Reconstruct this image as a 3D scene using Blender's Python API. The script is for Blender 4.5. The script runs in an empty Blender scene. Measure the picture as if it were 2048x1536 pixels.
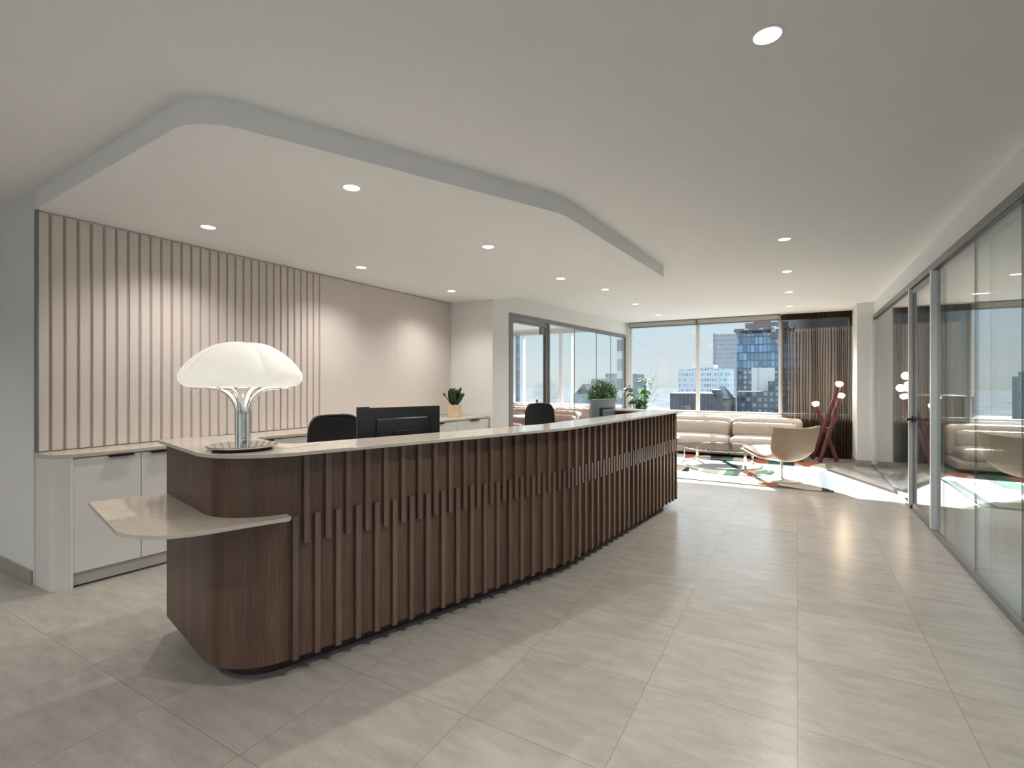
import bpy, bmesh, math, random
from mathutils import Vector, Matrix
random.seed(7)
S = bpy.context.scene
COL = S.collection
PI = math.pi

# ------------------------------------------------------------------ camera
cam_d = bpy.data.cameras.new('camera')
cam_d.sensor_width = 36.0
cam_d.lens = 998.0 / 2048.0 * 36.0
cam_d.shift_y = -0.00195
cam_d.clip_end = 6000
cam = bpy.data.objects.new('camera', cam_d)
cam.location = (0, 0, 1.41)
cam.rotation_euler = (PI / 2, 0, 0.5197)
COL.objects.link(cam)
S.camera = cam

# ------------------------------------------------------------------ sky, sun, exposure
S.view_settings.view_transform = 'Standard'
S.view_settings.look = 'None'
S.view_settings.gamma = 1.0
S.view_settings.use_curve_mapping = False
S.view_settings.exposure = 1.0
S.cycles.use_denoising = True
S.cycles.max_bounces = 10
S.cycles.diffuse_bounces = 5
S.cycles.glossy_bounces = 5
S.cycles.transmission_bounces = 8
S.cycles.transparent_max_bounces = 24
S.cycles.sample_clamp_indirect = 6.0
S.cycles.caustics_reflective = False
S.cycles.caustics_refractive = False

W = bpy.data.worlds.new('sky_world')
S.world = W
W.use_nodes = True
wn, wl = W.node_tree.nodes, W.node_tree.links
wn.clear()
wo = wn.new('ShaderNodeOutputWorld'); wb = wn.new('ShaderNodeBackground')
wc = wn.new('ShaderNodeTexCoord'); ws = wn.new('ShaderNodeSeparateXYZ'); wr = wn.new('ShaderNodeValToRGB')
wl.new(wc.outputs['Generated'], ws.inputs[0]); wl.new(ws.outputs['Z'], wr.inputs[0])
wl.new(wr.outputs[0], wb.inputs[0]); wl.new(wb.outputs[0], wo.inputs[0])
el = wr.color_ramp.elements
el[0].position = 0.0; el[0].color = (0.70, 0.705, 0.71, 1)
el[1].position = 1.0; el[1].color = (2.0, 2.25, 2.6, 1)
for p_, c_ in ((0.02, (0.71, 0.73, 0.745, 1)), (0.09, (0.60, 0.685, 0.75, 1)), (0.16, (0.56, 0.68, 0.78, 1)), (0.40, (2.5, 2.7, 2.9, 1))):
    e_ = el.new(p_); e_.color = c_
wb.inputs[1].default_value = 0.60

SUN_DIR = Vector((0.43, -1.0, -0.67)).normalized()
sd = bpy.data.lights.new('sun', 'SUN'); sd.energy = 24.0; sd.angle = 0.0093; sd.color = (1.0, 0.99, 0.975)
sun = bpy.data.objects.new('sun', sd); COL.objects.link(sun)
sun.rotation_euler = SUN_DIR.to_track_quat('-Z', 'Y').to_euler()
sun.location = (-6, 20, 14)

SPOT_W = 36.0
SPOT_COL = (1.0, 0.955, 0.90)

# ------------------------------------------------------------------ materials
def nt(name):
    m = bpy.data.materials.new(name); m.use_nodes = True
    n, l = m.node_tree.nodes, m.node_tree.links
    return m, n, l, n['Principled BSDF'], n['Material Output']

def mat(name, col, rough=0.5, metal=0.0, var=0.06, vscale=6.0, stretch=(1, 1, 1), bump=0.0, bscale=60.0, coat=0.0, spec=0.5, col2=None, detail=4.0):
    m, n, l, b, o = nt(name)
    tc = n.new('ShaderNodeTexCoord'); mp = n.new('ShaderNodeMapping'); nz = n.new('ShaderNodeTexNoise')
    l.new(tc.outputs['Object'], mp.inputs[0]); l.new(mp.outputs[0], nz.inputs['Vector'])
    mp.inputs['Scale'].default_value = stretch
    nz.inputs['Scale'].default_value = vscale; nz.inputs['Detail'].default_value = detail
    r = n.new('ShaderNodeValToRGB'); l.new(nz.outputs[0], r.inputs[0])
    c2 = col2 or tuple(min(1, c * (1 + var)) for c in col)
    c1 = tuple(c * (1 - var) for c in col)
    r.color_ramp.elements[0].position = 0.3; r.color_ramp.elements[1].position = 0.7
    r.color_ramp.elements[0].color = (*c1, 1); r.color_ramp.elements[1].color = (*c2, 1)
    l.new(r.outputs[0], b.inputs['Base Color'])
    b.inputs['Roughness'].default_value = rough; b.inputs['Metallic'].default_value = metal
    b.inputs['Specular IOR Level'].default_value = spec
    b.inputs['Coat Weight'].default_value = coat
    if bump:
        n2 = n.new('ShaderNodeTexNoise'); n2.inputs['Scale'].default_value = bscale; n2.inputs['Detail'].default_value = 5
        l.new(mp.outputs[0], n2.inputs['Vector'])
        bp = n.new('ShaderNodeBump'); bp.inputs['Strength'].default_value = bump; bp.inputs['Distance'].default_value = 0.004
        l.new(n2.outputs[0], bp.inputs['Height']); l.new(bp.outputs[0], b.inputs['Normal'])
    return m

def emit(name, col, s):
    m, n, l, b, o = nt(name)
    b.inputs['Base Color'].default_value = (*col, 1)
    b.inputs['Emission Color'].default_value = (*col, 1); b.inputs['Emission Strength'].default_value = s
    return m

def glass(name, tint=(0.95, 0.985, 0.975), ior=1.5, rough=0.0):
    m, n, l, b, o = nt(name); n.remove(b)
    g = n.new('ShaderNodeNewGeometry'); f = n.new('ShaderNodeFresnel')
    mx = n.new('ShaderNodeMix'); mx.data_type = 'FLOAT'
    mx.inputs[2].default_value = ior; mx.inputs[3].default_value = 1.0 / ior
    l.new(g.outputs['Backfacing'], mx.inputs[0]); l.new(mx.outputs[0], f.inputs['IOR'])
    t = n.new('ShaderNodeBsdfTransparent'); t.inputs[0].default_value = (*tint, 1)
    gl = n.new('ShaderNodeBsdfGlossy'); gl.inputs['Roughness'].default_value = rough; gl.inputs[0].default_value = (0.97, 0.98, 0.98, 1)
    ms = n.new('ShaderNodeMixShader'); l.new(f.outputs[0], ms.inputs[0]); l.new(t.outputs[0], ms.inputs[1]); l.new(gl.outputs[0], ms.inputs[2])
    l.new(ms.outputs[0], o.inputs['Surface'])
    return m

def math_node(n, l, op, a, b=None):
    k = n.new('ShaderNodeMath'); k.operation = op
    for i, v in enumerate((a, b)):
        if v is None: continue
        if isinstance(v, (int, float)): k.inputs[i].default_value = v
        else: l.new(v, k.inputs[i])
    return k.outputs[0]

def tile_mat():
    m, n, l, b, o = nt('floor_tile')
    tc = n.new('ShaderNodeTexCoord'); sp = n.new('ShaderNodeSeparateXYZ'); l.new(tc.outputs['Object'], sp.inputs[0])
    u = math_node(n, l, 'DIVIDE', sp.outputs['X'], 0.61)
    v = math_node(n, l, 'SUBTRACT', math_node(n, l, 'DIVIDE', sp.outputs['Y'], 0.61), 0.843)
    ds = []
    for q in (u, v):
        f = math_node(n, l, 'FRACT', q)
        ds.append(math_node(n, l, 'MINIMUM', f, math_node(n, l, 'SUBTRACT', 1.0, f)))
    d = math_node(n, l, 'MINIMUM', ds[0], ds[1])
    grout = math_node(n, l, 'LESS_THAN', d, 0.0026)
    cx = n.new('ShaderNodeCombineXYZ')
    l.new(math_node(n, l, 'FLOOR', u), cx.inputs[0]); l.new(math_node(n, l, 'FLOOR', v), cx.inputs[1])
    wn_ = n.new('ShaderNodeTexWhiteNoise'); wn_.noise_dimensions = '2D'; l.new(cx.outputs[0], wn_.inputs['Vector'])
    # streaky stone, offset for every tile
    ad = n.new('ShaderNodeVectorMath'); ad.operation = 'MULTIPLY_ADD'
    l.new(wn_.outputs['Color'], ad.inputs[0]); ad.inputs[1].default_value = (9, 9, 9); l.new(tc.outputs['Object'], ad.inputs[2])
    mp = n.new('ShaderNodeMapping'); mp.inputs['Scale'].default_value = (1.0, 3.2, 1); l.new(ad.outputs[0], mp.inputs[0])
    n1 = n.new('ShaderNodeTexNoise'); n1.inputs['Scale'].default_value = 4.5; n1.inputs['Detail'].default_value = 9; n1.inputs['Roughness'].default_value = 0.62
    l.new(mp.outputs[0], n1.inputs['Vector'])
    n2 = n.new('ShaderNodeTexNoise'); n2.inputs['Scale'].default_value = 130; n2.inputs['Detail'].default_value = 3; l.new(tc.outputs['Object'], n2.inputs['Vector'])
    r = n.new('ShaderNodeValToRGB'); l.new(n1.outputs[0], r.inputs[0])
    r.color_ramp.elements[0].position = 0.28; r.color_ramp.elements[0].color = (0.345, 0.316, 0.282, 1)
    r.color_ramp.elements[1].position = 0.72; r.color_ramp.elements[1].color = (0.462, 0.427, 0.386, 1)
    sc = math_node(n, l, 'ADD', math_node(n, l, 'MULTIPLY', wn_.outputs['Value'], 0.10), 0.90)
    sc = math_node(n, l, 'MULTIPLY', sc, math_node(n, l, 'ADD', math_node(n, l, 'MULTIPLY', n2.outputs[0], 0.42), 0.78))
    mu = n.new('ShaderNodeMix'); mu.data_type = 'RGBA'; mu.blend_type = 'MULTIPLY'; mu.inputs[0].default_value = 1.0
    l.new(r.outputs[0], mu.inputs[6])
    cc = n.new('ShaderNodeCombineColor')
    for i in range(3): l.new(sc, cc.inputs[i])
    l.new(cc.outputs[0], mu.inputs[7])
    mg = n.new('ShaderNodeMix'); mg.data_type = 'RGBA'; l.new(grout, mg.inputs[0]); l.new(mu.outputs[2], mg.inputs[6]); mg.inputs[7].default_value = (0.25, 0.215, 0.185, 1)
    l.new(mg.outputs[2], b.inputs['Base Color'])
    rr = math_node(n, l, 'ADD', math_node(n, l, 'MULTIPLY', n1.outputs[0], 0.05), 0.215)
    l.new(rr, b.inputs['Roughness'])
    bp = n.new('ShaderNodeBump'); bp.inputs['Strength'].default_value = 0.25; bp.inputs['Distance'].default_value = 0.0015
    h = math_node(n, l, 'SUBTRACT', math_node(n, l, 'MULTIPLY', n2.outputs[0], 0.25), math_node(n, l, 'MULTIPLY', grout, 1.0))
    l.new(h, bp.inputs['Height']); l.new(bp.outputs[0], b.inputs['Normal'])
    return m

def wood_mat(name, c1, c2, c3, rough=0.38, coat=0.1):
    m, n, l, b, o = nt(name)
    tc = n.new('ShaderNodeTexCoord'); mp = n.new('ShaderNodeMapping'); mp.inputs['Scale'].default_value = (1, 1, 0.045)
    l.new(tc.outputs['Object'], mp.inputs[0])
    n1 = n.new('ShaderNodeTexNoise'); n1.inputs['Scale'].default_value = 9; n1.inputs['Detail'].default_value = 3; n1.inputs['Distortion'].default_value = 0.6
    n2 = n.new('ShaderNodeTexNoise'); n2.inputs['Scale'].default_value = 120; n2.inputs['Detail'].default_value = 6
    l.new(mp.outputs[0], n1.inputs['Vector']); l.new(mp.outputs[0], n2.inputs['Vector'])
    f = math_node(n, l, 'ADD', math_node(n, l, 'MULTIPLY', n1.outputs[0], 0.6), math_node(n, l, 'MULTIPLY', n2.outputs[0], 0.4))
    r = n.new('ShaderNodeValToRGB'); l.new(f, r.inputs[0])
    r.color_ramp.elements[0].position = 0.36; r.color_ramp.elements[0].color = (*c1, 1)
    r.color_ramp.elements[1].position = 0.66; r.color_ramp.elements[1].color = (*c3, 1)
    e = r.color_ramp.elements.new(0.5); e.color = (*c2, 1)
    l.new(r.outputs[0], b.inputs['Base Color']); b.inputs['Roughness'].default_value = rough; b.inputs['Coat Weight'].default_value = coat; b.inputs['Coat Roughness'].default_value = 0.26; b.inputs['Coat IOR'].default_value = 1.65
    bp = n.new('ShaderNodeBump'); bp.inputs['Strength'].default_value = 0.15; bp.inputs['Distance'].default_value = 0.001
    l.new(n2.outputs[0], bp.inputs['Height']); l.new(bp.outputs[0], b.inputs['Normal'])
    return m

def stone_mat(name, col, speck, rough=0.2):
    m, n, l, b, o = nt(name)
    tc = n.new('ShaderNodeTexCoord')
    n1 = n.new('ShaderNodeTexNoise'); n1.inputs['Scale'].default_value = 14; n1.inputs['Detail'].default_value = 8
    v1 = n.new('ShaderNodeTexVoronoi'); v1.inputs['Scale'].default_value = 75
    l.new(tc.outputs['Object'], n1.inputs['Vector']); l.new(tc.outputs['Object'], v1.inputs['Vector'])
    r = n.new('ShaderNodeValToRGB'); l.new(n1.outputs[0], r.inputs[0])
    r.color_ramp.elements[0].position = 0.3; r.color_ramp.elements[0].color = (*[c * 0.93 for c in col], 1)
    r.color_ramp.elements[1].position = 0.7; r.color_ramp.elements[1].color = (*[min(1, c * 1.04) for c in col], 1)
    near = math_node(n, l, 'LESS_THAN', v1.outputs['Distance'], 0.16)
    sx = n.new('ShaderNodeSeparateColor'); l.new(v1.outputs['Color'], sx.inputs[0])
    pick = math_node(n, l, 'GREATER_THAN', sx.outputs[0], 0.72)
    k = math_node(n, l, 'MULTIPLY', math_node(n, l, 'MULTIPLY', near, pick), 0.6)
    mx = n.new('ShaderNodeMix'); mx.data_type = 'RGBA'; l.new(k, mx.inputs[0]); l.new(r.outputs[0], mx.inputs[6]); mx.inputs[7].default_value = (*speck, 1)
    l.new(mx.outputs[2], b.inputs['Base Color']); b.inputs['Roughness'].default_value = rough
    return m

def facade_mat(name, wall, pane, w=3.0, h=3.4, fx=0.7, fz=0.55, rough=0.25, metal=0.0, pvar=0.5):
    m, n, l, b, o = nt(name)
    tc = n.new('ShaderNodeTexCoord'); sp = n.new('ShaderNodeSeparateXYZ'); l.new(tc.outputs['Object'], sp.inputs[0])
    hx = math_node(n, l, 'DIVIDE', math_node(n, l, 'ADD', sp.outputs['X'], math_node(n, l, 'MULTIPLY', sp.outputs['Y'], 1.0)), w)
    hz = math_node(n, l, 'DIVIDE', sp.outputs['Z'], h)
    a = math_node(n, l, 'LESS_THAN', math_node(n, l, 'FRACT', hx), fx)
    c = math_node(n, l, 'LESS_THAN', math_node(n, l, 'FRACT', hz), fz)
    k = math_node(n, l, 'MULTIPLY', a, c)
    cx = n.new('ShaderNodeCombineXYZ'); l.new(math_node(n, l, 'FLOOR', hx), cx.inputs[0]); l.new(math_node(n, l, 'FLOOR', hz), cx.inputs[1])
    wh = n.new('ShaderNodeTexWhiteNoise'); wh.noise_dimensions = '2D'; l.new(cx.outputs[0], wh.inputs['Vector'])
    rp = n.new('ShaderNodeValToRGB'); l.new(wh.outputs['Value'], rp.inputs[0])
    rp.color_ramp.elements[0].color = (*[x * (1 - pvar) for x in pane], 1); rp.color_ramp.elements[1].color = (*[min(1, x * (1 + pvar)) for x in pane], 1)
    mx = n.new('ShaderNodeMix'); mx.data_type = 'RGBA'; l.new(k, mx.inputs[0]); mx.inputs[6].default_value = (*wall, 1); l.new(rp.outputs[0], mx.inputs[7])
    l.new(mx.outputs[2], b.inputs['Base Color'])
    ro = n.new('ShaderNodeMix'); ro.data_type = 'FLOAT'; l.new(k, ro.inputs[0]); ro.inputs[2].default_value = 0.8; ro.inputs[3].default_value = rough
    l.new(ro.outputs[0], b.inputs['Roughness'])
    return m

def cloth_mat():
    m, n, l, b, o = nt('sheer_brown_cloth')
    n.remove(b)
    tc = n.new('ShaderNodeTexCoord'); nz = n.new('ShaderNodeTexNoise'); mp = n.new('ShaderNodeMapping'); mp.inputs['Scale'].default_value = (30, 30, 2)
    l.new(tc.outputs['Object'], mp.inputs[0]); l.new(mp.outputs[0], nz.inputs['Vector']); nz.inputs['Scale'].default_value = 3
    r = n.new('ShaderNodeValToRGB'); l.new(nz.outputs[0], r.inputs[0])
    r.color_ramp.elements[0].color = (0.040, 0.027, 0.018, 1); r.color_ramp.elements[1].color = (0.125, 0.090, 0.063, 1)
    d = n.new('ShaderNodeBsdfDiffuse'); t = n.new('ShaderNodeBsdfTranslucent'); tr = n.new('ShaderNodeBsdfTransparent')
    l.new(r.outputs[0], d.inputs[0]); t.inputs[0].default_value = (0.075, 0.056, 0.043, 1)
    m1 = n.new('ShaderNodeMixShader'); m1.inputs[0].default_value = 0.30; l.new(d.outputs[0], m1.inputs[1]); l.new(t.outputs[0], m1.inputs[2])
    sx = n.new('ShaderNodeSeparateXYZ'); l.new(tc.outputs['Object'], sx.inputs[0])      # the cloth hangs looser, single layered, at its window end
    mr = n.new('ShaderNodeMapRange'); mr.inputs[1].default_value = -0.56; mr.inputs[2].default_value = -0.10; mr.inputs[3].default_value = 0.32; mr.inputs[4].default_value = 0.055
    l.new(sx.outputs['X'], mr.inputs[0])
    m2 = n.new('ShaderNodeMixShader'); l.new(mr.outputs[0], m2.inputs[0]); l.new(m1.outputs[0], m2.inputs[1]); l.new(tr.outputs[0], m2.inputs[2])
    l.new(m2.outputs[0], o.inputs['Surface'])
    return m

def leaf_mat(name, c1, c2, rough=0.35):
    m, n, l, b, o = nt(name)
    tc = n.new('ShaderNodeTexCoord'); nz = n.new('ShaderNodeTexNoise'); nz.inputs['Scale'].default_value = 14
    l.new(tc.outputs['Object'], nz.inputs['Vector'])
    r = n.new('ShaderNodeValToRGB'); l.new(nz.outputs[0], r.inputs[0])
    r.color_ramp.elements[0].position = 0.35; r.color_ramp.elements[1].position = 0.65
    r.color_ramp.elements[0].color = (*c1, 1); r.color_ramp.elements[1].color = (*c2, 1)
    l.new(r.outputs[0], b.inputs['Base Color']); b.inputs['Roughness'].default_value = rough
    t = n.new('ShaderNodeBsdfTranslucent'); l.new(r.outputs[0], t.inputs[0])
    ms = n.new('ShaderNodeMixShader'); ms.inputs[0].default_value = 0.3
    l.new(b.outputs[0], ms.inputs[1]); l.new(t.outputs[0], ms.inputs[2]); l.new(ms.outputs[0], o.inputs['Surface'])
    return m

def opal_mat():
    m, n, l, b, o = nt('opal_acrylic')
    b.inputs['Base Color'].default_value = (0.76, 0.745, 0.71, 1); b.inputs['Roughness'].default_value = 0.08
    b.inputs['Emission Color'].default_value = (1.0, 0.93, 0.82, 1); b.inputs['Emission Strength'].default_value = 0.27
    return m

M = {}
M['ceiling'] = mat('ceiling_paint', (0.865, 0.87, 0.87), 0.9, var=0.01, spec=0.2)
M['wall'] = mat('white_wall_paint', (0.785, 0.785, 0.775), 0.85, var=0.01, spec=0.2)
M['tile'] = tile_mat()
M['carpet'] = mat('grey_carpet', (0.30, 0.30, 0.305), 0.95, var=0.2, vscale=200, bump=0.4, bscale=300)
M['base'] = mat('grey_tile_skirting', (0.36, 0.33, 0.295), 0.5, var=0.08, vscale=12)
M['wood'] = wood_mat('walnut_veneer', (0.072, 0.036, 0.022), (0.112, 0.057, 0.036), (0.160, 0.088, 0.058), 0.42)
M['batten'] = wood_mat('satin_walnut_batten', (0.082, 0.042, 0.027), (0.124, 0.066, 0.043), (0.172, 0.098, 0.066), 0.38, 0.7)
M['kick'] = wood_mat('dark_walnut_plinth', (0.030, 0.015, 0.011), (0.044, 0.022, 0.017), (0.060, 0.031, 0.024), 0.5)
M['stone'] = stone_mat('cream_quartz', (0.62, 0.555, 0.48), (0.30, 0.24, 0.18), 0.13)
M['laminate'] = mat('white_laminate', (0.76, 0.745, 0.715), 0.45, var=0.01)
M['toekick'] = mat('grey_toekick', (0.47, 0.455, 0.435), 0.5, var=0.04)
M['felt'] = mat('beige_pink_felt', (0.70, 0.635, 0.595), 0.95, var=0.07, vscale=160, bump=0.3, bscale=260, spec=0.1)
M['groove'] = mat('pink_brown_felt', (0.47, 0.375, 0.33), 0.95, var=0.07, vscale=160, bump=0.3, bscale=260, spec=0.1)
M['black'] = mat('black_plastic', (0.016, 0.016, 0.018), 0.38, var=0.1)
M['blackmesh'] = mat('black_mesh_fabric', (0.010, 0.010, 0.011), 0.8, var=0.3, vscale=300, bump=0.5, bscale=500)
M['blackmetal'] = mat('black_metal', (0.02, 0.02, 0.022), 0.3, metal=0.6, var=0.05)
M['chrome'] = mat('polished_chrome', (0.80, 0.79, 0.78), 0.06, metal=1.0, var=0.01)
M['steel'] = mat('brushed_steel', (0.66, 0.67, 0.68), 0.32, metal=0.75, var=0.03)
M['alu'] = mat('dark_anodised_aluminium', (0.20, 0.205, 0.21), 0.4, metal=0.35, var=0.03)
M['post'] = mat('satin_aluminium_post', (0.74, 0.75, 0.77), 0.38, metal=0.3, var=0.03)
M['gasket'] = mat('black_gasket', (0.012, 0.012, 0.013), 0.5)
M['silver'] = mat('silver_aluminium', (0.24, 0.28, 0.32), 0.4, metal=0.4, var=0.02)
M['glass'] = glass('clear_glass')
M['pglass'] = glass('partition_glass', (0.975, 0.992, 0.984), 1.75)
M['winglass'] = glass('window_glass', (0.93, 0.965, 0.97))
M['smoke'] = glass('smoked_table_glass', (0.55, 0.56, 0.55))
M['whiteframe'] = mat('white_window_frame', (0.72, 0.71, 0.69), 0.5, var=0.01)
M['blind'] = mat('grey_roller_blind', (0.40, 0.385, 0.36), 0.7, var=0.03)
M['blindrail'] = mat('grey_blind_rail', (0.24, 0.25, 0.26), 0.5)
M['curtain'] = cloth_mat()
M['sofa'] = mat('beige_leather', (0.52, 0.455, 0.40), 0.55, var=0.04, vscale=9, bump=0.12, bscale=25)
M['tan'] = mat('tan_leather', (0.40, 0.285, 0.195), 0.42, var=0.04, vscale=7, bump=0.06, bscale=150)
M['maroon'] = mat('maroon_leather', (0.125, 0.026, 0.032), 0.4, var=0.12, vscale=14, bump=0.1, bscale=90)
M['pink'] = mat('pink_velvet', (0.50, 0.27, 0.235), 0.85, var=0.06, vscale=20)
M['pot'] = mat('cream_ceramic', (0.74, 0.60, 0.43), 0.6, var=0.03)
M['soil'] = mat('dark_soil', (0.03, 0.022, 0.016), 0.95, var=0.3, vscale=60)
M['leafdark'] = leaf_mat('dark_waxy_leaf', (0.012, 0.035, 0.016), (0.035, 0.075, 0.025), 0.3)
M['leafmid'] = leaf_mat('fresh_green_leaf', (0.05, 0.13, 0.03), (0.13, 0.24, 0.06))
M['leafgloss'] = leaf_mat('glossy_green_leaf', (0.03, 0.09, 0.03), (0.12, 0.24, 0.04), 0.2)
M['bark'] = mat('brown_bark', (0.10, 0.065, 0.04), 0.85, var=0.3, vscale=30, bump=0.5, bscale=60)
M['planter'] = mat('pale_planter', (0.62, 0.60, 0.56), 0.6, var=0.03)
M['opal'] = opal_mat()
M['lens'] = emit('downlight_lens', (1.0, 0.93, 0.84), 9.0)
M['bulb'] = emit('glowing_glass', (1.0, 0.84, 0.68), 1.5)
M['whitecord'] = mat('white_cable', (0.75, 0.73, 0.70), 0.5)
M['screen'] = mat('dark_screen', (0.012, 0.013, 0.015), 0.1)
M['redclay'] = mat('dark_red_ceramic', (0.12, 0.03, 0.025), 0.5)
M['paper'] = mat('white_paper', (0.8, 0.8, 0.78), 0.8)
RUG = {
    'cream': mat('rug_cream', (0.56, 0.51, 0.445), 0.95, var=0.05, vscale=90, bump=0.5, bscale=300),
    'tan': mat('rug_tan', (0.40, 0.31, 0.22), 0.95, var=0.08, vscale=90, bump=0.5, bscale=300),
    'taupe': mat('rug_taupe', (0.21, 0.19, 0.175), 0.95, var=0.1, vscale=90, bump=0.5, bscale=300),
    'rust': mat('rug_rust', (0.36, 0.10, 0.052), 0.95, var=0.1, vscale=90, bump=0.5, bscale=300),
    'orange': mat('rug_peach', (0.58, 0.31, 0.15), 0.95, var=0.08, vscale=90, bump=0.5, bscale=300),
    'green': mat('rug_green', (0.028, 0.11, 0.066), 0.95, var=0.12, vscale=90, bump=0.5, bscale=300),
    'navy': mat('rug_navy', (0.012, 0.017, 0.027), 0.95, var=0.15, vscale=90, bump=0.5, bscale=300),
}

# ------------------------------------------------------------------ mesh helpers
XF = {}   # world matrix of every empty, known without a depsgraph update

def bmn(): return bmesh.new()

def box(bm, x0, x1, y0, y1, z0, z1, mx=None, bev=0.0, seg=2):
    r = bmesh.ops.create_cube(bm, size=1.0)
    v = r['verts']
    bmesh.ops.scale(bm, vec=(x1 - x0, y1 - y0, z1 - z0), verts=v)
    bmesh.ops.translate(bm, vec=((x0 + x1) / 2, (y0 + y1) / 2, (z0 + z1) / 2), verts=v)
    if bev:
        es = list({e for q in v for e in q.link_edges})
        rr = bmesh.ops.bevel(bm, geom=es, offset=bev, segments=seg, affect='EDGES', profile=0.5)
        v = list({q for f in rr['faces'] for q in f.verts} | {q for q in v if q.is_valid})
    if mx is not None: bmesh.ops.transform(bm, matrix=mx, verts=v)
    return v

def prism(bm, pts, z0, z1):
    a = sum(pts[i][0] * pts[(i + 1) % len(pts)][1] - pts[(i + 1) % len(pts)][0] * pts[i][1] for i in range(len(pts)))
    if a < 0: pts = pts[::-1]
    lo = [bm.verts.new((p[0], p[1], z0)) for p in pts]; hi = [bm.verts.new((p[0], p[1], z1)) for p in pts]
    k = len(pts)
    bm.faces.new(lo[::-1]); bm.faces.new(hi)
    for i in range(k): bm.faces.new((lo[i], lo[(i + 1) % k], hi[(i + 1) % k], hi[i]))
    return lo + hi

def tube(bm, pts, r, seg=12, caps=True):
    pts = [Vector(p) for p in pts]
    rad = r if isinstance(r, (list, tuple)) else [r] * len(pts)
    t0 = (pts[1] - pts[0]).normalized()
    up = Vector((0, 0, 1)) if abs(t0.z) < 0.9 else Vector((1, 0, 0))
    u = t0.cross(up).normalized(); rings = []
    for i, p in enumerate(pts):
        t = (pts[min(i + 1, len(pts) - 1)] - pts[max(i - 1, 0)]).normalized()
        u = (u - t * u.dot(t)).normalized(); w = t.cross(u)
        rings.append([bm.verts.new(p + (u * math.cos(2 * PI * k / seg) + w * math.sin(2 * PI * k / seg)) * rad[i]) for k in range(seg)])
    for a, b in zip(rings, rings[1:]):
        for k in range(seg): bm.faces.new((a[k], a[(k + 1) % seg], b[(k + 1) % seg], b[k]))
    if caps: bm.faces.new(rings[0][::-1]); bm.faces.new(rings[-1])

def lathe(bm, prof, seg=32, c=(0, 0, 0), sx=1.0, sy=1.0):
    rings = []
    for r, z in prof:
        if r < 1e-6: rings.append([bm.verts.new((c[0], c[1], c[2] + z))])
        else: rings.append([bm.verts.new((c[0] + sx * r * math.cos(2 * PI * k / seg), c[1] + sy * r * math.sin(2 * PI * k / seg), c[2] + z)) for k in range(seg)])
    for a, b in zip(rings, rings[1:]):
        for k in range(seg):
            k2 = (k + 1) % seg
            if len(a) == 1 and len(b) == 1: continue
            if len(a) == 1: bm.faces.new((a[0], b[k2], b[k]))
            elif len(b) == 1: bm.faces.new((a[k], a[k2], b[0]))
            else: bm.faces.new((a[k], a[k2], b[k2], b[k]))

def grid(bm, f, nu, nv):
    vs = [[bm.verts.new(f(i / nu, j / nv)) for j in range(nv + 1)] for i in range(nu + 1)]
    for i in range(nu):
        for j in range(nv): bm.faces.new((vs[i][j], vs[i + 1][j], vs[i + 1][j + 1], vs[i][j + 1]))
    return vs

def fillet(p, a, b, r, n=10):
    """arc that rounds the corner p between the points a (before) and b (after)"""
    p, a, b = Vector(p), Vector(a), Vector(b)
    d1, d2 = (a - p).normalized(), (b - p).normalized()
    ang = d1.angle(d2); t = r / math.tan(ang / 2)
    s, e = p + d1 * t, p + d2 * t
    c = p + (d1 + d2).normalized() * (r / math.sin(ang / 2))
    a0 = math.atan2(s.y - c.y, s.x - c.x); a1 = math.atan2(e.y - c.y, e.x - c.x)
    while a1 - a0 > PI: a1 -= 2 * PI
    while a1 - a0 < -PI: a1 += 2 * PI
    return [(c.x + r * math.cos(a0 + (a1 - a0) * k / n), c.y + r * math.sin(a0 + (a1 - a0) * k / n)) for k in range(n + 1)]

def catmull(P, n=6):
    out = []
    for i in range(len(P) - 1):
        p0, p1, p2, p3 = P[max(i - 1, 0)], P[i], P[i + 1], P[min(i + 2, len(P) - 1)]
        for k in range(n):
            t = k / n
            out.append(tuple(0.5 * (2 * p1[j] + (p2[j] - p0[j]) * t + (2 * p0[j] - 5 * p1[j] + 4 * p2[j] - p3[j]) * t * t + (3 * p1[j] - p0[j] - 3 * p2[j] + p3[j]) * t ** 3) for j in range(len(p1))))
    out.append(tuple(P[-1])); return out

def offset_poly(P, d):
    """open polyline moved to its left by d"""
    out = []
    for i in range(len(P)):
        a = Vector(P[max(i - 1, 0)]); b = Vector(P[min(i + 1, len(P) - 1)])
        t = (b - a).normalized(); n = Vector((-t.y, t.x))
        out.append((P[i][0] + n.x * d, P[i][1] + n.y * d))
    return out

def obj(name, bm, m, parent=None, smooth=None, world=False, bev=0.0, sub=0, solid=0.0):
    if world and parent is not None: bm.transform(XF[parent.name].inverted())
    bmesh.ops.recalc_face_normals(bm, faces=bm.faces[:])
    me = bpy.data.meshes.new(name); bm.to_mesh(me); bm.free()
    for q in (m if isinstance(m, (list, tuple)) else [m]): me.materials.append(q)
    if smooth is not None:
        for p in me.polygons: p.use_smooth = True
        me.set_sharp_from_angle(angle=math.radians(smooth))
    o = bpy.data.objects.new(name, me); COL.objects.link(o)
    if parent is not None: o.parent = parent
    XF[o.name] = (XF[parent.name] if parent is not None else Matrix()).copy()
    if solid:
        q = o.modifiers.new('thickness', 'SOLIDIFY'); q.thickness = solid; q.offset = 0
    if bev:
        q = o.modifiers.new('edge', 'BEVEL'); q.width = bev; q.segments = 2; q.limit_method = 'ANGLE'
    if sub:
        q = o.modifiers.new('smooth', 'SUBSURF'); q.levels = sub; q.render_levels = sub
    return o

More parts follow.
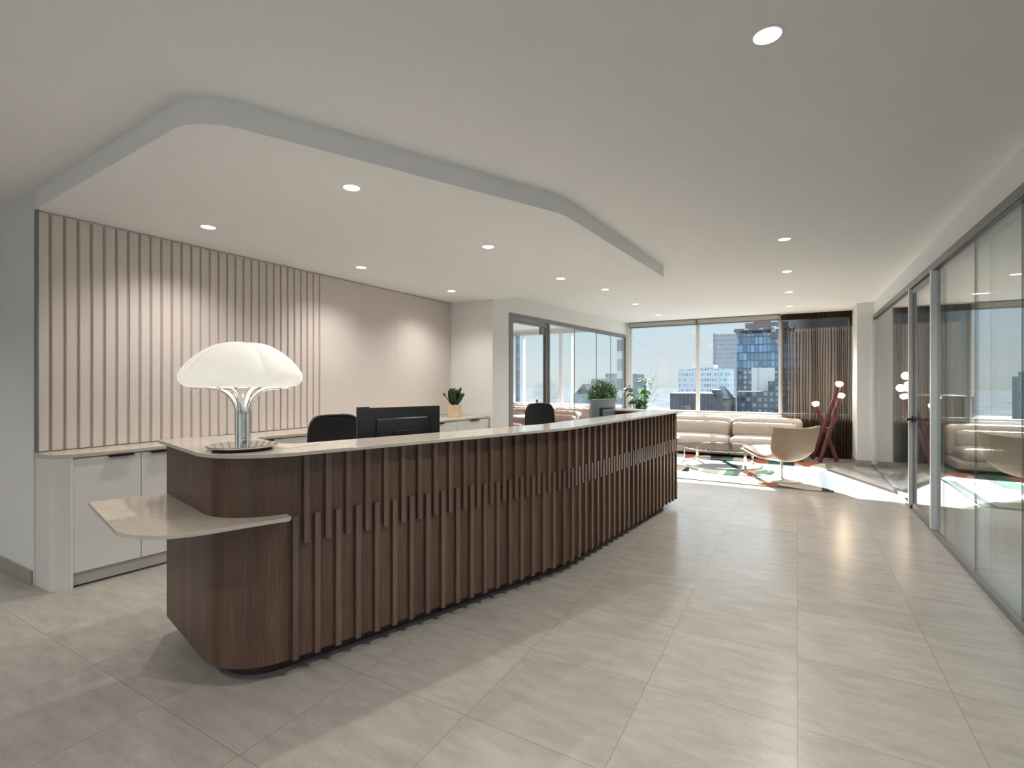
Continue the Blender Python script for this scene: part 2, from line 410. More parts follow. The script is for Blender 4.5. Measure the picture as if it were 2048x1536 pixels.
def tag(o, label, cat, group=None, kind=None):
    o['label'] = label; o['category'] = cat
    if group: o['group'] = group
    if kind: o['kind'] = kind
    return o

def thing(name, label, cat, loc=(0, 0, 0), rz=0.0, group=None, kind=None):
    o = bpy.data.objects.new(name, None); o.empty_display_size = 0.1; COL.objects.link(o)
    o.location = loc; o.rotation_euler = (0, 0, rz)
    XF[o.name] = Matrix.Translation(loc) @ Matrix.Rotation(rz, 4, 'Z')
    return tag(o, label, cat, group, kind)

def struct(name, bm, m, label, cat, smooth=None, bev=0.0):
    return tag(obj(name, bm, m, None, smooth, bev=bev), label, cat, kind='structure')

def dup(root, loc, rz, label=None):
    r = root.copy(); COL.objects.link(r); r.location = loc; r.rotation_euler = (0, 0, rz)
    XF[r.name] = Matrix.Translation(loc) @ Matrix.Rotation(rz, 4, 'Z')
    if label: r['label'] = label
    def rec(src, dst):
        for ch in list(src.children):
            c = ch.copy(); COL.objects.link(c); c.parent = dst; rec(ch, c)
    rec(root, r)
    return r

# ================================================================== SETTING
HC, HS = 2.735, 2.607        # main ceiling, lowered ceiling
XW = -4.6                    # wall behind the desk
YN = 1.357                   # front of the left niche wall
YF = 11.1                    # window wall
XG = 1.10                    # right glass wall
P0, P1 = Vector((-3.824, 6.121)), Vector((-3.345, 10.99))   # left glass partition in plan
pd = (P1 - P0).normalized(); pn = Vector((pd.y, -pd.x))      # along, and toward the lobby

b = bmn(); box(b, -8.0, XG + 0.03, -3.6, YF + 0.2, -0.12, 0.0)
struct('floor', b, M['tile'], 'beige stone tile floor of the lobby in a square grid', 'floor')
b = bmn(); box(b, XG + 0.03, 5.0, -3.6, YF + 0.2, -0.12, -0.001)
struct('floor_meeting', b, M['carpet'], 'dark carpet floor behind the right glass wall', 'floor')
b = bmn(); box(b, -8.0, 5.0, -3.6, YF + 0.2, HC, HC + 0.12)
struct('ceiling', b, M['ceiling'], 'smooth white main ceiling of the lobby', 'ceiling')

sof = [(-4.66, 1.366)] + fillet((-2.36, 1.243), (-4.6, 1.366), (-1.49, 3.17), 0.30) + fillet((-1.452, 3.27), (-2.27, 1.52), (-1.33, 5.75), 0.5) + fillet((-1.312, 6.06), (-1.45, 3.4), (-3.82, 6.2), 0.30, 12) + [(-3.85, 6.19), (-4.66, 6.19)]
b = bmn(); prism(b, sof, HS, HC + 0.01)
struct('ceiling_soffit', b, M['ceiling'], 'lowered ceiling panel with rounded corners above the reception desk', 'ceiling', smooth=30)

b = bmn(); box(b, XW - 0.14, XW, YN + 0.02, 6.3, 0, HC)
struct('wall_left', b, M['wall'], 'wall behind the slatted felt panel', 'wall')
b = bmn(); box(b, -8.0, XW, YN, YN + 0.14, 0, HC)
struct('wall_niche', b, M['wall'], 'plain painted wall left of the slatted felt panel', 'wall')
b = bmn(); box(b, -8.0, XW - 0.01, YN - 0.014, YN - 0.0005, 0, 0.10, bev=0.003)
struct('baseboard_left', b, M['base'], 'grey tile baseboard along the wall left of the felt panel', 'baseboard')
b = bmn(); prism(b, [(XW, 6.121), (P0.x, P0.y), (P0.x - pn.x * 0.11, P0.y + 0.11), (-6.7, 6.30), (-6.7, 6.121)], 0, HC)
struct('wall_return', b, M['wall'], 'short beige wall at the far end of the credenza', 'wall')
b = bmn(); box(b, -8.0, -7.86, -3.6, YN, 0, 0.8); box(b, -8.0, -7.86, -3.6, YN, 2.6, HC); box(b, -8.0, -7.86, -3.6, -3.3, 0.8, 2.6); box(b, -8.0, -7.86, -2.75, YN, 0.8, 2.6)
struct('wall_west', b, M['wall'], 'wall outside the picture on the far left', 'wall')
b = bmn(); box(b, -8.0, 5.0, -3.74, -3.6, 0, 0.2); box(b, -8.0, 5.0, -3.74, -3.6, 2.68, HC); box(b, -8.0, -2.2, -3.74, -3.6, 0.2, 2.68); box(b, 1.05, 5.0, -3.74, -3.6, 0.2, 2.68)
struct('wall_back', b, M['wall'], 'wall behind the viewpoint', 'wall')
b = bmn(); box(b, 4.86, 5.0, -3.6, YF, 0, 0.2); box(b, 4.86, 5.0, -3.6, YF, 2.68, HC); box(b, 4.86, 5.0, -3.6, -2.0, 0.2, 2.68); box(b, 4.86, 5.0, 5.0, YF, 0.2, 2.68)
struct('wall_right', b, M['wall'], 'far wall of the room behind the right glass', 'wall')
b = bmn(); box(b, XG + 0.1, 5.0, YF, YF + 0.2, 0, HC)
struct('wall_meeting', b, M['wall'], 'outer wall of the room behind the right glass', 'wall')
b = bmn(); box(b, -6.84, -6.7, 6.121, YF, 0, HC)
struct('wall_office', b, M['wall'], 'far side wall of the glazed office', 'wall')

def pbox(bm, s0, s1, t0, t1, z0, z1):
    """box along the left partition: s along it, t toward the lobby"""
    q = [P0 + pd * s + pn * t for s, t in ((s0, t0), (s1, t0), (s1, t1), (s0, t1))]
    prism(bm, [(v.x, v.y) for v in q], z0, z1)
LP = (P1 - P0).length
S0 = 0.405                   # frame starts
b = bmn(); pbox(b, 0.0, S0, -0.11, 0.0, 0, HC); pbox(b, S0, LP + 0.12, -0.11, 0.0, 2.463, HC)
struct('wall_partition', b, M['wall'], 'white wall around the left glass partition', 'wall')

# window wall: piers, parapet, head
b = bmn()
box(b, -3.42, -3.285, YF - 0.06, YF + 0.2, 0, HC)
box(b, -3.285, 0.865, YF - 0.02, YF + 0.2, 0, 0.755)
box(b, -3.285, 0.865, YF + 0.05, YF + 0.2, 2.66, HC)
box(b, -6.7, -6.36, YF - 0.02, YF + 0.2, 0, HC)
box(b, -6.36, -3.42, YF - 0.02, YF + 0.2, 0, 0.85)
box(b, -6.36, -3.42, YF + 0.02, YF + 0.2, 2.63, HC)
struct('wall_far', b, M['wall'], 'white outer wall below and around the windows', 'wall')
b = bmn(); box(b, 0.865, XG + 0.1, 10.155, YF + 0.2, 0, HC)
struct('wall_pillar', b, M['wall'], 'white pillar between the curtain and the right glass wall', 'pillar')
b = bmn(); box(b, 0.853, XG, 10.143, 10.155, 0, 0.10, bev=0.002); box(b, 0.853, 0.865, 10.1555, 10.95, 0, 0.10, bev=0.002)
struct('baseboard_pillar', b, M['base'], 'grey baseboard around the white pillar', 'baseboard')

def window(name, xs, zb, zt, label, sill=True, frame=0.036):
    w = thing(name, label, 'window', (xs[0][0], YF, zb), kind='structure')
    b = bmn()
    for i, (a, c) in enumerate(xs):
        box(b, a, a + frame, YF, YF + 0.09, zb, zt, bev=0.004); box(b, c - frame, c, YF, YF + 0.09, zb, zt, bev=0.004)
        box(b, a + frame, c - frame, YF, YF + 0.09, zb, zb + frame, bev=0.004); box(b, a + frame, c - frame, YF, YF + 0.09, zt - frame, zt, bev=0.004)
    obj('window_frame', b, M['whiteframe'], w, world=True)
    for a, c in xs:
        b = bmn(); box(b, a + frame, c - frame, YF + 0.05, YF + 0.062, zb + frame, zt - frame)
        obj('window_pane', b, M['winglass'], w, world=True)
    if sill:
        b = bmn(); box(b, xs[0][0], xs[-1][1], YF - 0.06, YF + 0.02, zb - 0.025, zb, bev=0.004)
        obj('window_sill', b, M['whiteframe'], w, world=True)
    return w
window('window_1', [(-3.285, -1.833), (-1.833, -0.29), (-0.29, 0.865)], 0.765, 2.66, 'wide lobby window in three bays overlooking the city')
window('window_2', [(-6.36, -5.0), (-5.0, -3.42)], 0.85, 2.63, 'office window seen through the left glass partition')

b = bmn(); box(b, -7.95, -7.938, -3.3, -2.75, 0.8, 2.6)  # unseen pane, added so skylight lifts the left side of the lobby
struct('fill_window_left', b, M['winglass'], 'narrow unseen window on the far left, added for fill daylight', 'window')
b = bmn(); box(b, -2.2, 1.05, -3.69, -3.678, 0.2, 2.68)  # unseen pane, added to bring ambient daylight in from behind the camera
struct('fill_window_back', b, M['winglass'], 'unseen window behind the viewpoint, added for fill daylight', 'window')

b = bmn(); box(b, 4.92, 4.932, -2.0, 5.0, 0.2, 2.68)  # unseen pane, added to brighten what shows through the right glass
struct('fill_window_right', b, M['winglass'], 'unseen window of the room behind the right glass wall, added for fill daylight', 'window')

# left glass partition
gp = thing('glass_partition', 'left glazed partition with dark metal frame enclosing the office', 'glass partition', (P0.x, P0.y, 0), kind='structure')
b = bmn(); pbox(b, S0, LP - 0.02, -0.08, 0.012, 2.40, 2.463); pbox(b, S0, LP - 0.02, -0.08, 0.012, 0, 0.05)
obj('rail', b, M['alu'], gp, world=True, bev=0.002)
sD0, sD1 = S0 + 0.05, S0 + 1.13
for s0, s1, t0 in ((S0, S0 + 0.05, -0.08), (sD1, sD1 + 0.05, -0.08), (LP - 0.045, LP - 0.02, -0.03)):
    b = bmn(); pbox(b, s0, s1, t0, 0.012, 0.05, 2.40); obj('post', b, M['alu'], gp, world=True, bev=0.002)
js = [sD1 + 0.05, sD1 + 1.0, sD1 + 1.93, sD1 + 2.62, LP - 0.045]
for s0, s1 in zip(js, js[1:]):
    b = bmn(); pbox(b, s0 + 0.002, s1 - 0.002, -0.040, -0.028, 0.05, 2.40); obj('glass_panel', b, M['pglass'], gp, world=True)
for s in js[1:-1]:
    b = bmn(); pbox(b, s - 0.002, s + 0.002, -0.041, -0.027, 0.05, 2.40); obj('joint_strip', b, M['alu'], gp, world=True)
od = thing('door_1', 'framed glass door at the near end of the left partition', 'door', (P0.x + pd.x * sD0, P0.y + pd.y * sD0, 0), kind='structure')
b = bmn()
pbox(b, sD0 + 0.004, sD0 + 0.06, -0.06, 0.0, 0.012, 2.385); pbox(b, sD1 - 0.06, sD1 - 0.004, -0.06, 0.0, 0.012, 2.385)
pbox(b, sD0 + 0.06, sD1 - 0.06, -0.06, 0.0, 2.325, 2.385); pbox(b, sD0 + 0.06, sD1 - 0.06, -0.06, 0.0, 0.012, 0.10)
obj('door_frame', b, M['alu'], od, world=True, bev=0.002)
b = bmn(); pbox(b, sD0 + 0.06, sD1 - 0.06, -0.037, -0.027, 0.10, 2.325); obj('door_pane', b, M['pglass'], od, world=True)
b = bmn(); pbox(b, sD1 - 0.20, sD1 - 0.06, -0.048, -0.016, 2.20, 2.325); obj('door_closer', b, M['alu'], od, world=True)

# right glass wall
YA, YB = -3.55, 10.15
b = bmn(); box(b, XG, XG + 0.12, YA, 10.155, 2.52, HC)
struct('wall_header', b, M['wall'], 'white band of wall above the right glass', 'wall')
gr = thing('glass_partition', 'long right glass wall with dark rails mirroring the lounge', 'glass partition', (XG, YB, 0), kind='structure')
b = bmn(); box(b, XG - 0.012, XG + 0.07, YA, YB, 2.45, 2.52); box(b, XG - 0.012, XG + 0.07, YA, 5.93, 0, 0.05); box(b, XG - 0.012, XG + 0.07, 7.035, YB, 0, 0.05)
obj('rail', b, M['alu'], gr, world=True, bev=0.003)
b = bmn(); box(b, XG - 0.013, XG + 0.02, YA, YB, 2.440, 2.450); obj('gasket', b, M['gasket'], gr, world=True)
for y in (YB - 0.02, 7.01, 5.955):
    b = bmn(); box(b, XG - 0.030, XG + 0.018, y - 0.025, y + 0.02, 0.05, 2.45); obj('post', b, M['post'], gr, world=True, bev=0.003)
    b = bmn(); box(b, XG + 0.0185, XG + 0.058, y - 0.025, y + 0.02, 0.0, 2.45); obj('gasket', b, M['gasket'], gr, world=True)
ys = [5.92, 5.645, 4.763, 3.897, 3.03, 2.165, 1.30, 0.43, -0.43, -1.3, -2.17, -3.5]
for a, c in zip(ys, ys[1:]):
    for gx in (XG + 0.006, XG + 0.052):
        b = bmn(); box(b, gx, gx + 0.010, c + 0.0015, a - 0.0015, 0.05, 2.44); obj('glass_panel', b, M['pglass'], gr, world=True)
for a in ys[1:-1]:
    b = bmn(); box(b, XG + 0.005, XG + 0.017, a - 0.0015, a + 0.0015, 0.05, 2.44); obj('joint_strip', b, M['alu'], gr, world=True)
for gx in (XG + 0.006, XG + 0.052):
    b = bmn(); box(b, gx, gx + 0.010, 7.033, YB - 0.045, 0.05, 2.44); obj('glass_panel', b, M['pglass'], gr, world=True)
gd = thing('door_2', 'framed glass door with black lever in the right glass wall', 'door', (XG, 6.0, 0), kind='structure')
b = bmn(); y0, y1 = 5.985, 6.972
box(b, XG, XG + 0.045, y0, y0 + 0.035, 0.01, 2.435); box(b, XG, XG + 0.045, y1 - 0.035, y1, 0.01, 2.435)
box(b, XG, XG + 0.045, y0 + 0.035, y1 - 0.035, 2.375, 2.435); box(b, XG, XG + 0.045, y0 + 0.035, y1 - 0.035, 0.01, 0.085)
obj('door_frame', b, M['alu'], gd, world=True, bev=0.002)
for gx in (XG + 0.006, XG + 0.032):
    b = bmn(); box(b, gx, gx + 0.008, y0 + 0.035, y1 - 0.035, 0.085, 2.375); obj('door_pane', b, M['pglass'], gd, world=True)
b = bmn(); tube(b, [(XG - 0.002, 6.945, 1.0), (XG - 0.012, 6.945, 1.0)], 0.034, 20)
tube(b, [(XG - 0.012, 6.945, 1.0), (XG - 0.058, 6.945, 1.0), (XG - 0.066, 6.925, 1.0), (XG - 0.066, 6.81, 1.0)], 0.011, 12)
tube(b, [(XG + 0.047, 6.945, 1.0), (XG + 0.10, 6.945, 1.0), (XG + 0.108, 6.925, 1.0), (XG + 0.108, 6.81, 1.0)], 0.011, 12)
obj('door_handle', b, M['blackmetal'], gd, world=True, smooth=40)

# ================================================================== DOWNLIGHTS
def downlight(x, y, z, label, power=SPOT_W):
    t = thing('ceiling_light', label, 'ceiling light', (x, y, z), group='recessed round downlights')
    b = bmn(); lathe(b, [(0.049, -0.003), (0.053, -0.004), (0.060, -0.002), (0.061, 0.0), (0.049, 0.0), (0.049, -0.003)], 32); obj('trim_ring', b, M['ceiling'], t, smooth=40)
    b = bmn(); lathe(b, [(0.0, -0.001), (0.049, -0.001), (0.049, 0.001), (0.0, 0.001)], 32); obj('lens', b, M['lens'], t)
    d = bpy.data.lights.new('downlight_lamp', 'SPOT'); d.energy = power; d.color = SPOT_COL; d.spot_size = math.radians(136); d.spot_blend = 1.0; d.shadow_soft_size = 0.028
    o = bpy.data.objects.new('downlight_lamp', d); COL.objects.link(o); o.parent = t; o.location = (0, 0, -0.012)
    return t
for x, y, l in ((-3.95, 2.18, 'downlight in the lowered ceiling near the slatted panel, closest to the left wall'),
                (-2.382, 2.175, 'downlight in the lowered ceiling almost straight above the white dome lamp'),
                (-2.376, 3.725, 'downlight in the lowered ceiling, middle one of the row above the wooden desk'),
                (-3.953, 3.74, 'downlight in the lowered ceiling, middle one of the row along the felt wall'),
                (-2.379, 5.29, 'downlight in the lowered ceiling, last of the row above the wooden desk'),
                (-3.95, 5.30, 'downlight in the lowered ceiling above the small credenza plant')):
    downlight(x, y, HS, l)
for x, y, l in ((-0.1, 2.14, 'largest and nearest downlight in the main ceiling above the open floor'),
                (-0.105, 5.27, 'second nearest downlight of the main ceiling row above the open floor'),
                (-0.108, 6.83, 'third downlight of the main ceiling row above the open floor'),
                (-0.112, 8.4, 'fourth downlight of the main ceiling row, above the swivel chair'),
                (-0.115, 9.96, 'farthest downlight of the main ceiling row, in front of the curtain'),
                (-2.39, 6.866, 'main ceiling downlight just past the far edge of the lowered ceiling'),
                (-2.39, 8.4, 'main ceiling downlight halfway along the left glass partition'),
                (-2.393, 10.0, 'main ceiling downlight closest to the left end of the window')):
    downlight(x, y, HC, l, 86.0 if y < 6 else 38.0)
for x, y, l in ((-0.1, -0.9, 'downlight behind the viewpoint above the open floor'), (-2.4, -0.9, 'downlight behind the viewpoint on the desk side'), (-5.2, -0.6, 'downlight behind the viewpoint near the left wall')):
    downlight(x, y, HC, l, 60.0)

# ================================================================== FELT WALL
t = thing('felt_wall_panel', 'beige pink felt wall panel, vertically grooved on its left half', 'wall panel', (XW, 1.375, 0.925))
def felt_profile():
    pts = [(XW + 0.0015, 1.378), (XW + 0.022, 1.378)]
    for k in range(30):
        y = 1.428 + 0.0787 * k + 0.002
        for dx, dy in ((0.022, -0.001), (0.011, 0.003), (0.011, 0.0175), (0.022, 0.0215)):
            pts.append((XW + dx, y + dy))
    pts += [(XW + 0.022, 3.735), (XW + 0.0015, 3.735)]
    return pts
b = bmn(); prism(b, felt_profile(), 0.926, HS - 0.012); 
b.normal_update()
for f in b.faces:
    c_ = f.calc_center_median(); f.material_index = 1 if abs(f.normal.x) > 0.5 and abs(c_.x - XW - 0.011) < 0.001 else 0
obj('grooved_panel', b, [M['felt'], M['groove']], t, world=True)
for y0, y1 in ((3.7365, 4.93), (4.9315, 6.115)):
    b = bmn(); box(b, XW + 0.0015, XW + 0.022, y0, y1, 0.926, HS - 0.012); obj('plain_panel', b, M['felt'], t, world=True)
b = bmn(); box(b, XW - 0.0, XW + 0.026, 1.362, 1.376, 0.926, HS); obj('edge_trim', b, M['alu'], t, world=True)

# ================================================================== CREDENZA
FA, FB = Vector((-4.288, 1.45)), Vector((-3.872, 6.117))
fd = (FB - FA).normalized(); fnn = Vector((fd.y, -fd.x))
def fpt(s, d=0.0): q = FA + fd * s + fnn * d; return (q.x, q.y)
def fbox(bm, s0, s1, d0, d1, z0, z1): prism(bm, [fpt(s0, d0), fpt(s1, d0), fpt(s1, d1), fpt(s0, d1)], z0, z1)
XBK = XW + 0.004
wt = [(XBK, 1.358)] + fillet((-4.284, 1.358), (XBK, 1.358), (-4.236, 2.0), 0.12) + [fpt(4.675, 0.004), (XBK, 6.114)]
b = bmn(); prism(b, wt, 0.893, 0.92)
tag(obj('credenza_worktop', b, M['stone'], None, smooth=30, bev=0.003), 'long cream stone worktop along the felt wall', 'worktop')
ep = [(XBK, 1.366)] + fillet((FA.x + 0.006, 1.366), (XBK, 1.366), (FA.x + 0.006, 2.0), 0.10) + [(FA.x + 0.0065, 1.449), (XBK, 1.449)]
b = bmn(); prism(b, ep, 0.0, 0.8925)
tag(obj('credenza_end_panel', b, M['laminate'], None, smooth=30), 'white rounded end panel closing the credenza at the left wall', 'end panel')
units = [(0.006, 0.813, 2, 'white two door cabinet next to the rounded end panel'), (0.813, 1.626, 2, 'white two door cabinet, second from the rounded end panel'),
         (1.626, 2.41, 1, 'white cabinet behind the first office chair'), (2.41, 3.19, 1, 'white cabinet behind the black monitor'),
         (3.19, 3.974, 1, 'white cabinet just right of the black monitor, below the potted plant'), (3.974, 4.66, 1, 'white cabinet at the far end of the credenza against the return wall')]
for s0, s1, nd, lab in units:
    c = fpt((s0 + s1) / 2)
    t = thing('credenza_cabinet', lab, 'cabinet', (c[0], c[1], 0), group='white cabinets under the credenza worktop')
    b = bmn(); prism(b, [fpt(s0 + 0.001, -0.02), fpt(s1 - 0.001, -0.02), (XBK + 0.002, fpt(s1 - 0.001, -0.02)[1] - 0.0), (XBK + 0.002, fpt(s0 + 0.001, -0.02)[1])], 0.10, 0.892); obj('body', b, M['laminate'], t, world=True)
    b = bmn(); fbox(b, s0 + 0.001, s1 - 0.001, -0.05, -0.022, 0.012, 0.0995); obj('toe_kick', b, M['toekick'], t, world=True)
    for k in range(nd):
        a, e = s0 + (s1 - s0) * k / nd + 0.002, s0 + (s1 - s0) * (k + 1) / nd - 0.002
        b = bmn(); fbox(b, a, e, -0.0195, 0.0, 0.104, 0.882); dr = obj('door', b, M['laminate'], t, world=True, bev=0.001)
        L = e - a
        ha, hb = ((a + L * 0.5, a + L * 0.88) if k == 0 else (a + L * 0.14, a + L * 0.52)) if nd == 2 else (a + L * 0.38, a + L * 0.66)
        b = bmn(); fbox(b, ha, hb, -0.006, 0.0, 0.8825, 0.8845); fbox(b, ha, hb, 0.0004, 0.024, 0.8825, 0.8845); fbox(b, ha, hb, 0.022, 0.024, 0.875, 0.8845)
        h = obj('handle', b, M['blackmetal'], dr); h.data.transform(XF[t.name].inverted()); h['label'] = 'slim black tab handle'

# small plant on credenza
t = thing('potted_plant', 'small dark green plant in cream pot on the credenza', 'plant', (-4.19, 5.70, 0.92))
b = bmn(); lathe(b, [(0.0, 0), (0.082, 0), (0.088, 0.004), (0.090, 0.02), (0.090, 0.17), (0.087, 0.173), (0.083, 0.172), (0.082, 0.15), (0.0, 0.15)], 40); obj('pot', b, M['pot'], t, smooth=40)
b = bmn(); lathe(b, [(0.0, 0.151), (0.081, 0.151), (0.0, 0.158)], 24); obj('soil', b, M['soil'], t)
def leaf(bm, p, d, up, L, Wd, fold=0.25, curl=0.2):
    d = Vector(d).normalized(); s = d.cross(Vector(up)).normalized(); u = s.cross(d)
    prev = None
    for q, w in ((0.0, 0.05), (0.25, 0.8), (0.5, 1.0), (0.78, 0.65), (1.0, 0.02)):
        c = Vector(p) + d * L * q - u * curl * L * q * q
        row = [bm.verts.new(c + s * Wd * w * 0.5 + u * fold * Wd * w * 0.5), bm.verts.new(c), bm.verts.new(c - s * Wd * w * 0.5 + u * fold * Wd * w * 0.5)]
        if prev:
            bm.faces.new((prev[0], prev[1], row[1], row[0])); bm.faces.new((prev[1], prev[2], row[2], row[1]))
        prev = row
bs, bl = bmn(), bmn()
rnd = random.Random(3)
for k in range(15):
    a = k * 2.4; tilt = 0.1 + 0.65 * (k / 15.0)
    d = Vector((math.cos(a) * math.sin(tilt), math.sin(a) * math.sin(tilt), math.cos(tilt))); L = rnd.uniform(0.13, 0.25) * (1 - 0.25 * tilt)
    p0 = Vector((math.cos(a) * 0.03, math.sin(a) * 0.03, 0.15))
    tube(bs, [p0, p0 + d * L * 0.5, p0 + d * L], [0.006, 0.005, 0.003], 6)
    for q in range(5):
        f = 0.3 + 0.7 * q / 4
        sd_ = d.cross(Vector((0, 0, 1))).normalized() if d.z < 0.99 else Vector((1, 0, 0))
        for sg in (-1, 1):
            leaf(bl, p0 + d * L * f, d * 0.9 + sd_ * sg * 0.9, d.cross(sd_), rnd.uniform(0.055, 0.075), 0.032, 0.3, 0.1)
    leaf(bl, p0 + d * L, d, sd_, 0.06, 0.03, 0.3, 0.05)
obj('stems', bs, M['leafdark'], t, smooth=60); obj('foliage', bl, M['leafdark'], t, smooth=60)

# ================================================================== RECEPTION DESK
ZB, ZU, ZT = 0.085, 1.067, 1.085
Lc, Bc, Ec = (-2.197, 1.2733), (-1.478, 3.39), (-1.203, 5.915)
Le = (-3.097, 1.48)
path = [Le] + fillet(Lc, Le, Bc, 0.30, 16)
arc_end = len(path) - 1
path += fillet(Bc, Lc, Ec, 0.6, 6) + [Ec, (-2.2, 6.02)]
desk = thing('reception_desk', 'long walnut reception desk with vertical battens and cream stone top', 'reception desk', (-1.95, 2.4, 0))
main = path[:-1]
inn = offset_poly(path, 0.10)
# keep the sharp end corner square
inn[-2] = (Ec[0] - 0.10, Ec[1] - 0.09); inn[-1] = (-2.2, 5.92)
b = bmn(); prism(b, path + inn[::-1], ZB, ZU); obj('front_panel', b, M['wood'], desk, world=True, smooth=25)
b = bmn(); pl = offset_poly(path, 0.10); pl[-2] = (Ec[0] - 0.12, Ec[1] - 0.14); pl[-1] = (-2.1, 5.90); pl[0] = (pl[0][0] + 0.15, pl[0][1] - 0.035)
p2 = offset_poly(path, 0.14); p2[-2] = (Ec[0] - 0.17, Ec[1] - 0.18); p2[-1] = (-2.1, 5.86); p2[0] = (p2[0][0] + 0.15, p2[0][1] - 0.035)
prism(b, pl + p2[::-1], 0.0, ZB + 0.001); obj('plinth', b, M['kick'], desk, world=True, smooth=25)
# battens
run = [Vector(p) for p in main[arc_end:]]
def along(s):
    for a, c in zip(run, run[1:]):
        L = (c - a).length
        if s <= L: return a + (c - a) * (s / L), (c - a).normalized()
        s -= L
    return None
total = sum((c - a).length for a, c in zip(run, run[1:]))
b_lo, b_up = bmn(), bmn()
def batten(bm, s, z0, z1):
    q = along(s)
    if q is None: return
    p, d = q; nrm = Vector((d.y, -d.x)); w, dep = 0.0135, 0.020
    c = [p - d * w - nrm * 0.002, p + d * w - nrm * 0.002, p + d * w + nrm * dep, p - d * w + nrm * dep]
    prism(bm, [(v.x, v.y) for v in c], z0, z1)
s_first = (1.5625 - run[0].y) / 0.9469
k = 0
while True:
    s = s_first + 0.105 * k
    if s > total - 0.012: break
    batten(b_lo, s, ZB - 0.006, 0.768)
    if s + 0.0525 < total - 0.012: batten(b_up, s + 0.0525, 0.632, ZU - 0.0005)
    k += 1
obj('lower_battens', b_lo, M['batten'], desk, world=True); obj('upper_battens', b_up, M['batten'], desk, world=True)
# stone top
A = (-3.118, 1.444); Tc = (-2.117, 1.2075); Tb = (-1.4155, 3.272); E1 = (-1.128, 5.905)
top = [A] + fillet(Tc, A, Tb, 0.36, 16) + fillet(Tb, Tc, E1, 0.7, 6) + [E1, (-2.22, 6.06), (-2.22, 5.80), (-1.470, 5.70)] + fillet((-1.717, 3.437), (-1.47, 5.70), (-2.3135, 1.681), 0.5, 6) + fillet((-2.3135, 1.681), (-1.717, 3.437), (-3.03, 1.85), 0.08, 6) + [(-3.025, 1.85)]
b = bmn(); prism(b, top, ZU, ZT); obj('stone_top', b, M['stone'], desk, world=True, smooth=30, bev=0.002)
# low shelf wrapped round the rounded corner
outer = [(-3.113, 1.490), (-3.212, 1.161), (-2.50, 0.997)] + catmull([(-2.484, 0.994), (-2.371, 1.006), (-2.255, 1.060), (-2.170, 1.170), (-2.108, 1.330), (-2.045, 1.478)], 5) + [(-2.040, 1.492), (-2.055, 1.515), (-2.085, 1.520)]
inner = [p for p in offset_poly(path[1:arc_end + 1], 0.004)][::-1]
b = bmn(); prism(b, outer + inner + [(-3.09, 1.483)], 0.765, 0.783); obj('low_shelf', b, M['stone'], desk, world=True, smooth=30, bev=0.002)
# inner work surface and legs
iw = [(-2.36, 1.80), (-1.78, 3.44), (-1.52, 5.60), (-2.28, 5.72), (-2.50, 3.66), (-3.02, 2.02)]
b = bmn(); prism(b, iw, 0.715, 0.74); obj('work_surface', b, M['laminate'], desk, world=True, bev=0.002)
for x, y in ((-2.92, 2.04), (-2.44, 3.62), (-2.2, 5.62)):
    b = bmn(); box(b, x - 0.025, x + 0.025, y - 0.025, y + 0.025, 0, 0.715); obj('leg', b, M['silver'], desk, world=True)

# ================================================================== DOME TABLE LAMP
LX, LY = -2.335, 1.452
lamp = thing('table_lamp', 'white dome table lamp with lobed shade and chrome stem on the desk', 'lamp', (LX, LY, ZT))
b = bmn(); lathe(b, [(0, 0.0), (0.125, 0.0), (0.130, 0.003), (0.130, 0.012), (0, 0.012)], 48); obj('foot', b, M['black'], lamp, smooth=40)
b = bmn(); lathe(b, [(0, 0.012), (0.150, 0.012), (0.157, 0.016), (0.158, 0.020), (0.155, 0.024), (0.10, 0.028), (0, 0.030)], 64); obj('base', b, M['chrome'], lamp, smooth=40)
TH0 = math.atan2(-LY, -LX)          # toward the viewpoint
crease = TH0 + math.radians(20)
for k in range(4):
    a = crease + PI / 4 + k * PI / 2
    c, s = math.cos(a), math.sin(a)
    pts = [(0.026, 0.028), (0.026, 0.10), (0.026, 0.165), (0.030, 0.20), (0.043, 0.235), (0.066, 0.265), (0.098, 0.286), (0.13, 0.295), (0.17, 0.298)]
    pts = catmull(pts, 4)
    b = bmn(); tube(b, [(r * c, r * s, z) for r, z in pts], 0.0098, 14)
    tube(b, [(0.17 * c, 0.17 * s, 0.298), (0.222 * c, 0.222 * s, 0.298)], 0.004, 8); tube(b, [(0.215 * c, 0.215 * s, 0.298), (0.228 * c, 0.228 * s, 0.298)], 0.0075, 10)
    obj('stem_tube', b, M['chrome'], lamp, smooth=50)
b = bmn(); tube(b, [(0, 0, 0.028), (0, 0, 0.30)], 0.006, 12); lathe(b, [(0, 0.165), (0.016, 0.168), (0.019, 0.18), (0.016, 0.192), (0, 0.195)], 20); lathe(b, [(0, 0.03), (0.018, 0.034), (0.02, 0.045), (0, 0.055)], 20)
obj('centre_rod', b, M['chrome'], lamp, smooth=40)
b = bmn(); lathe(b, [(0, 0.296), (0.022, 0.296), (0.022, 0.315), (0, 0.315)], 24); obj('socket', b, M['opal'], lamp)
R, ZS, HT = 0.269, 0.302, 0.222
prof = catmull([(0.0, 1.0), (0.22, 0.985), (0.45, 0.90), (0.70, 0.71), (0.88, 0.49), (0.975, 0.32), (0.995, 0.22), (0.97, 0.11), (0.90, 0.03), (0.80, 0.0)], 5)
def lobed(a):
    q = abs(math.sin(2 * (a - crease)))     # 0 in the creases
    return q ** 0.22
b = bmn(); SEG = 128; rings = []
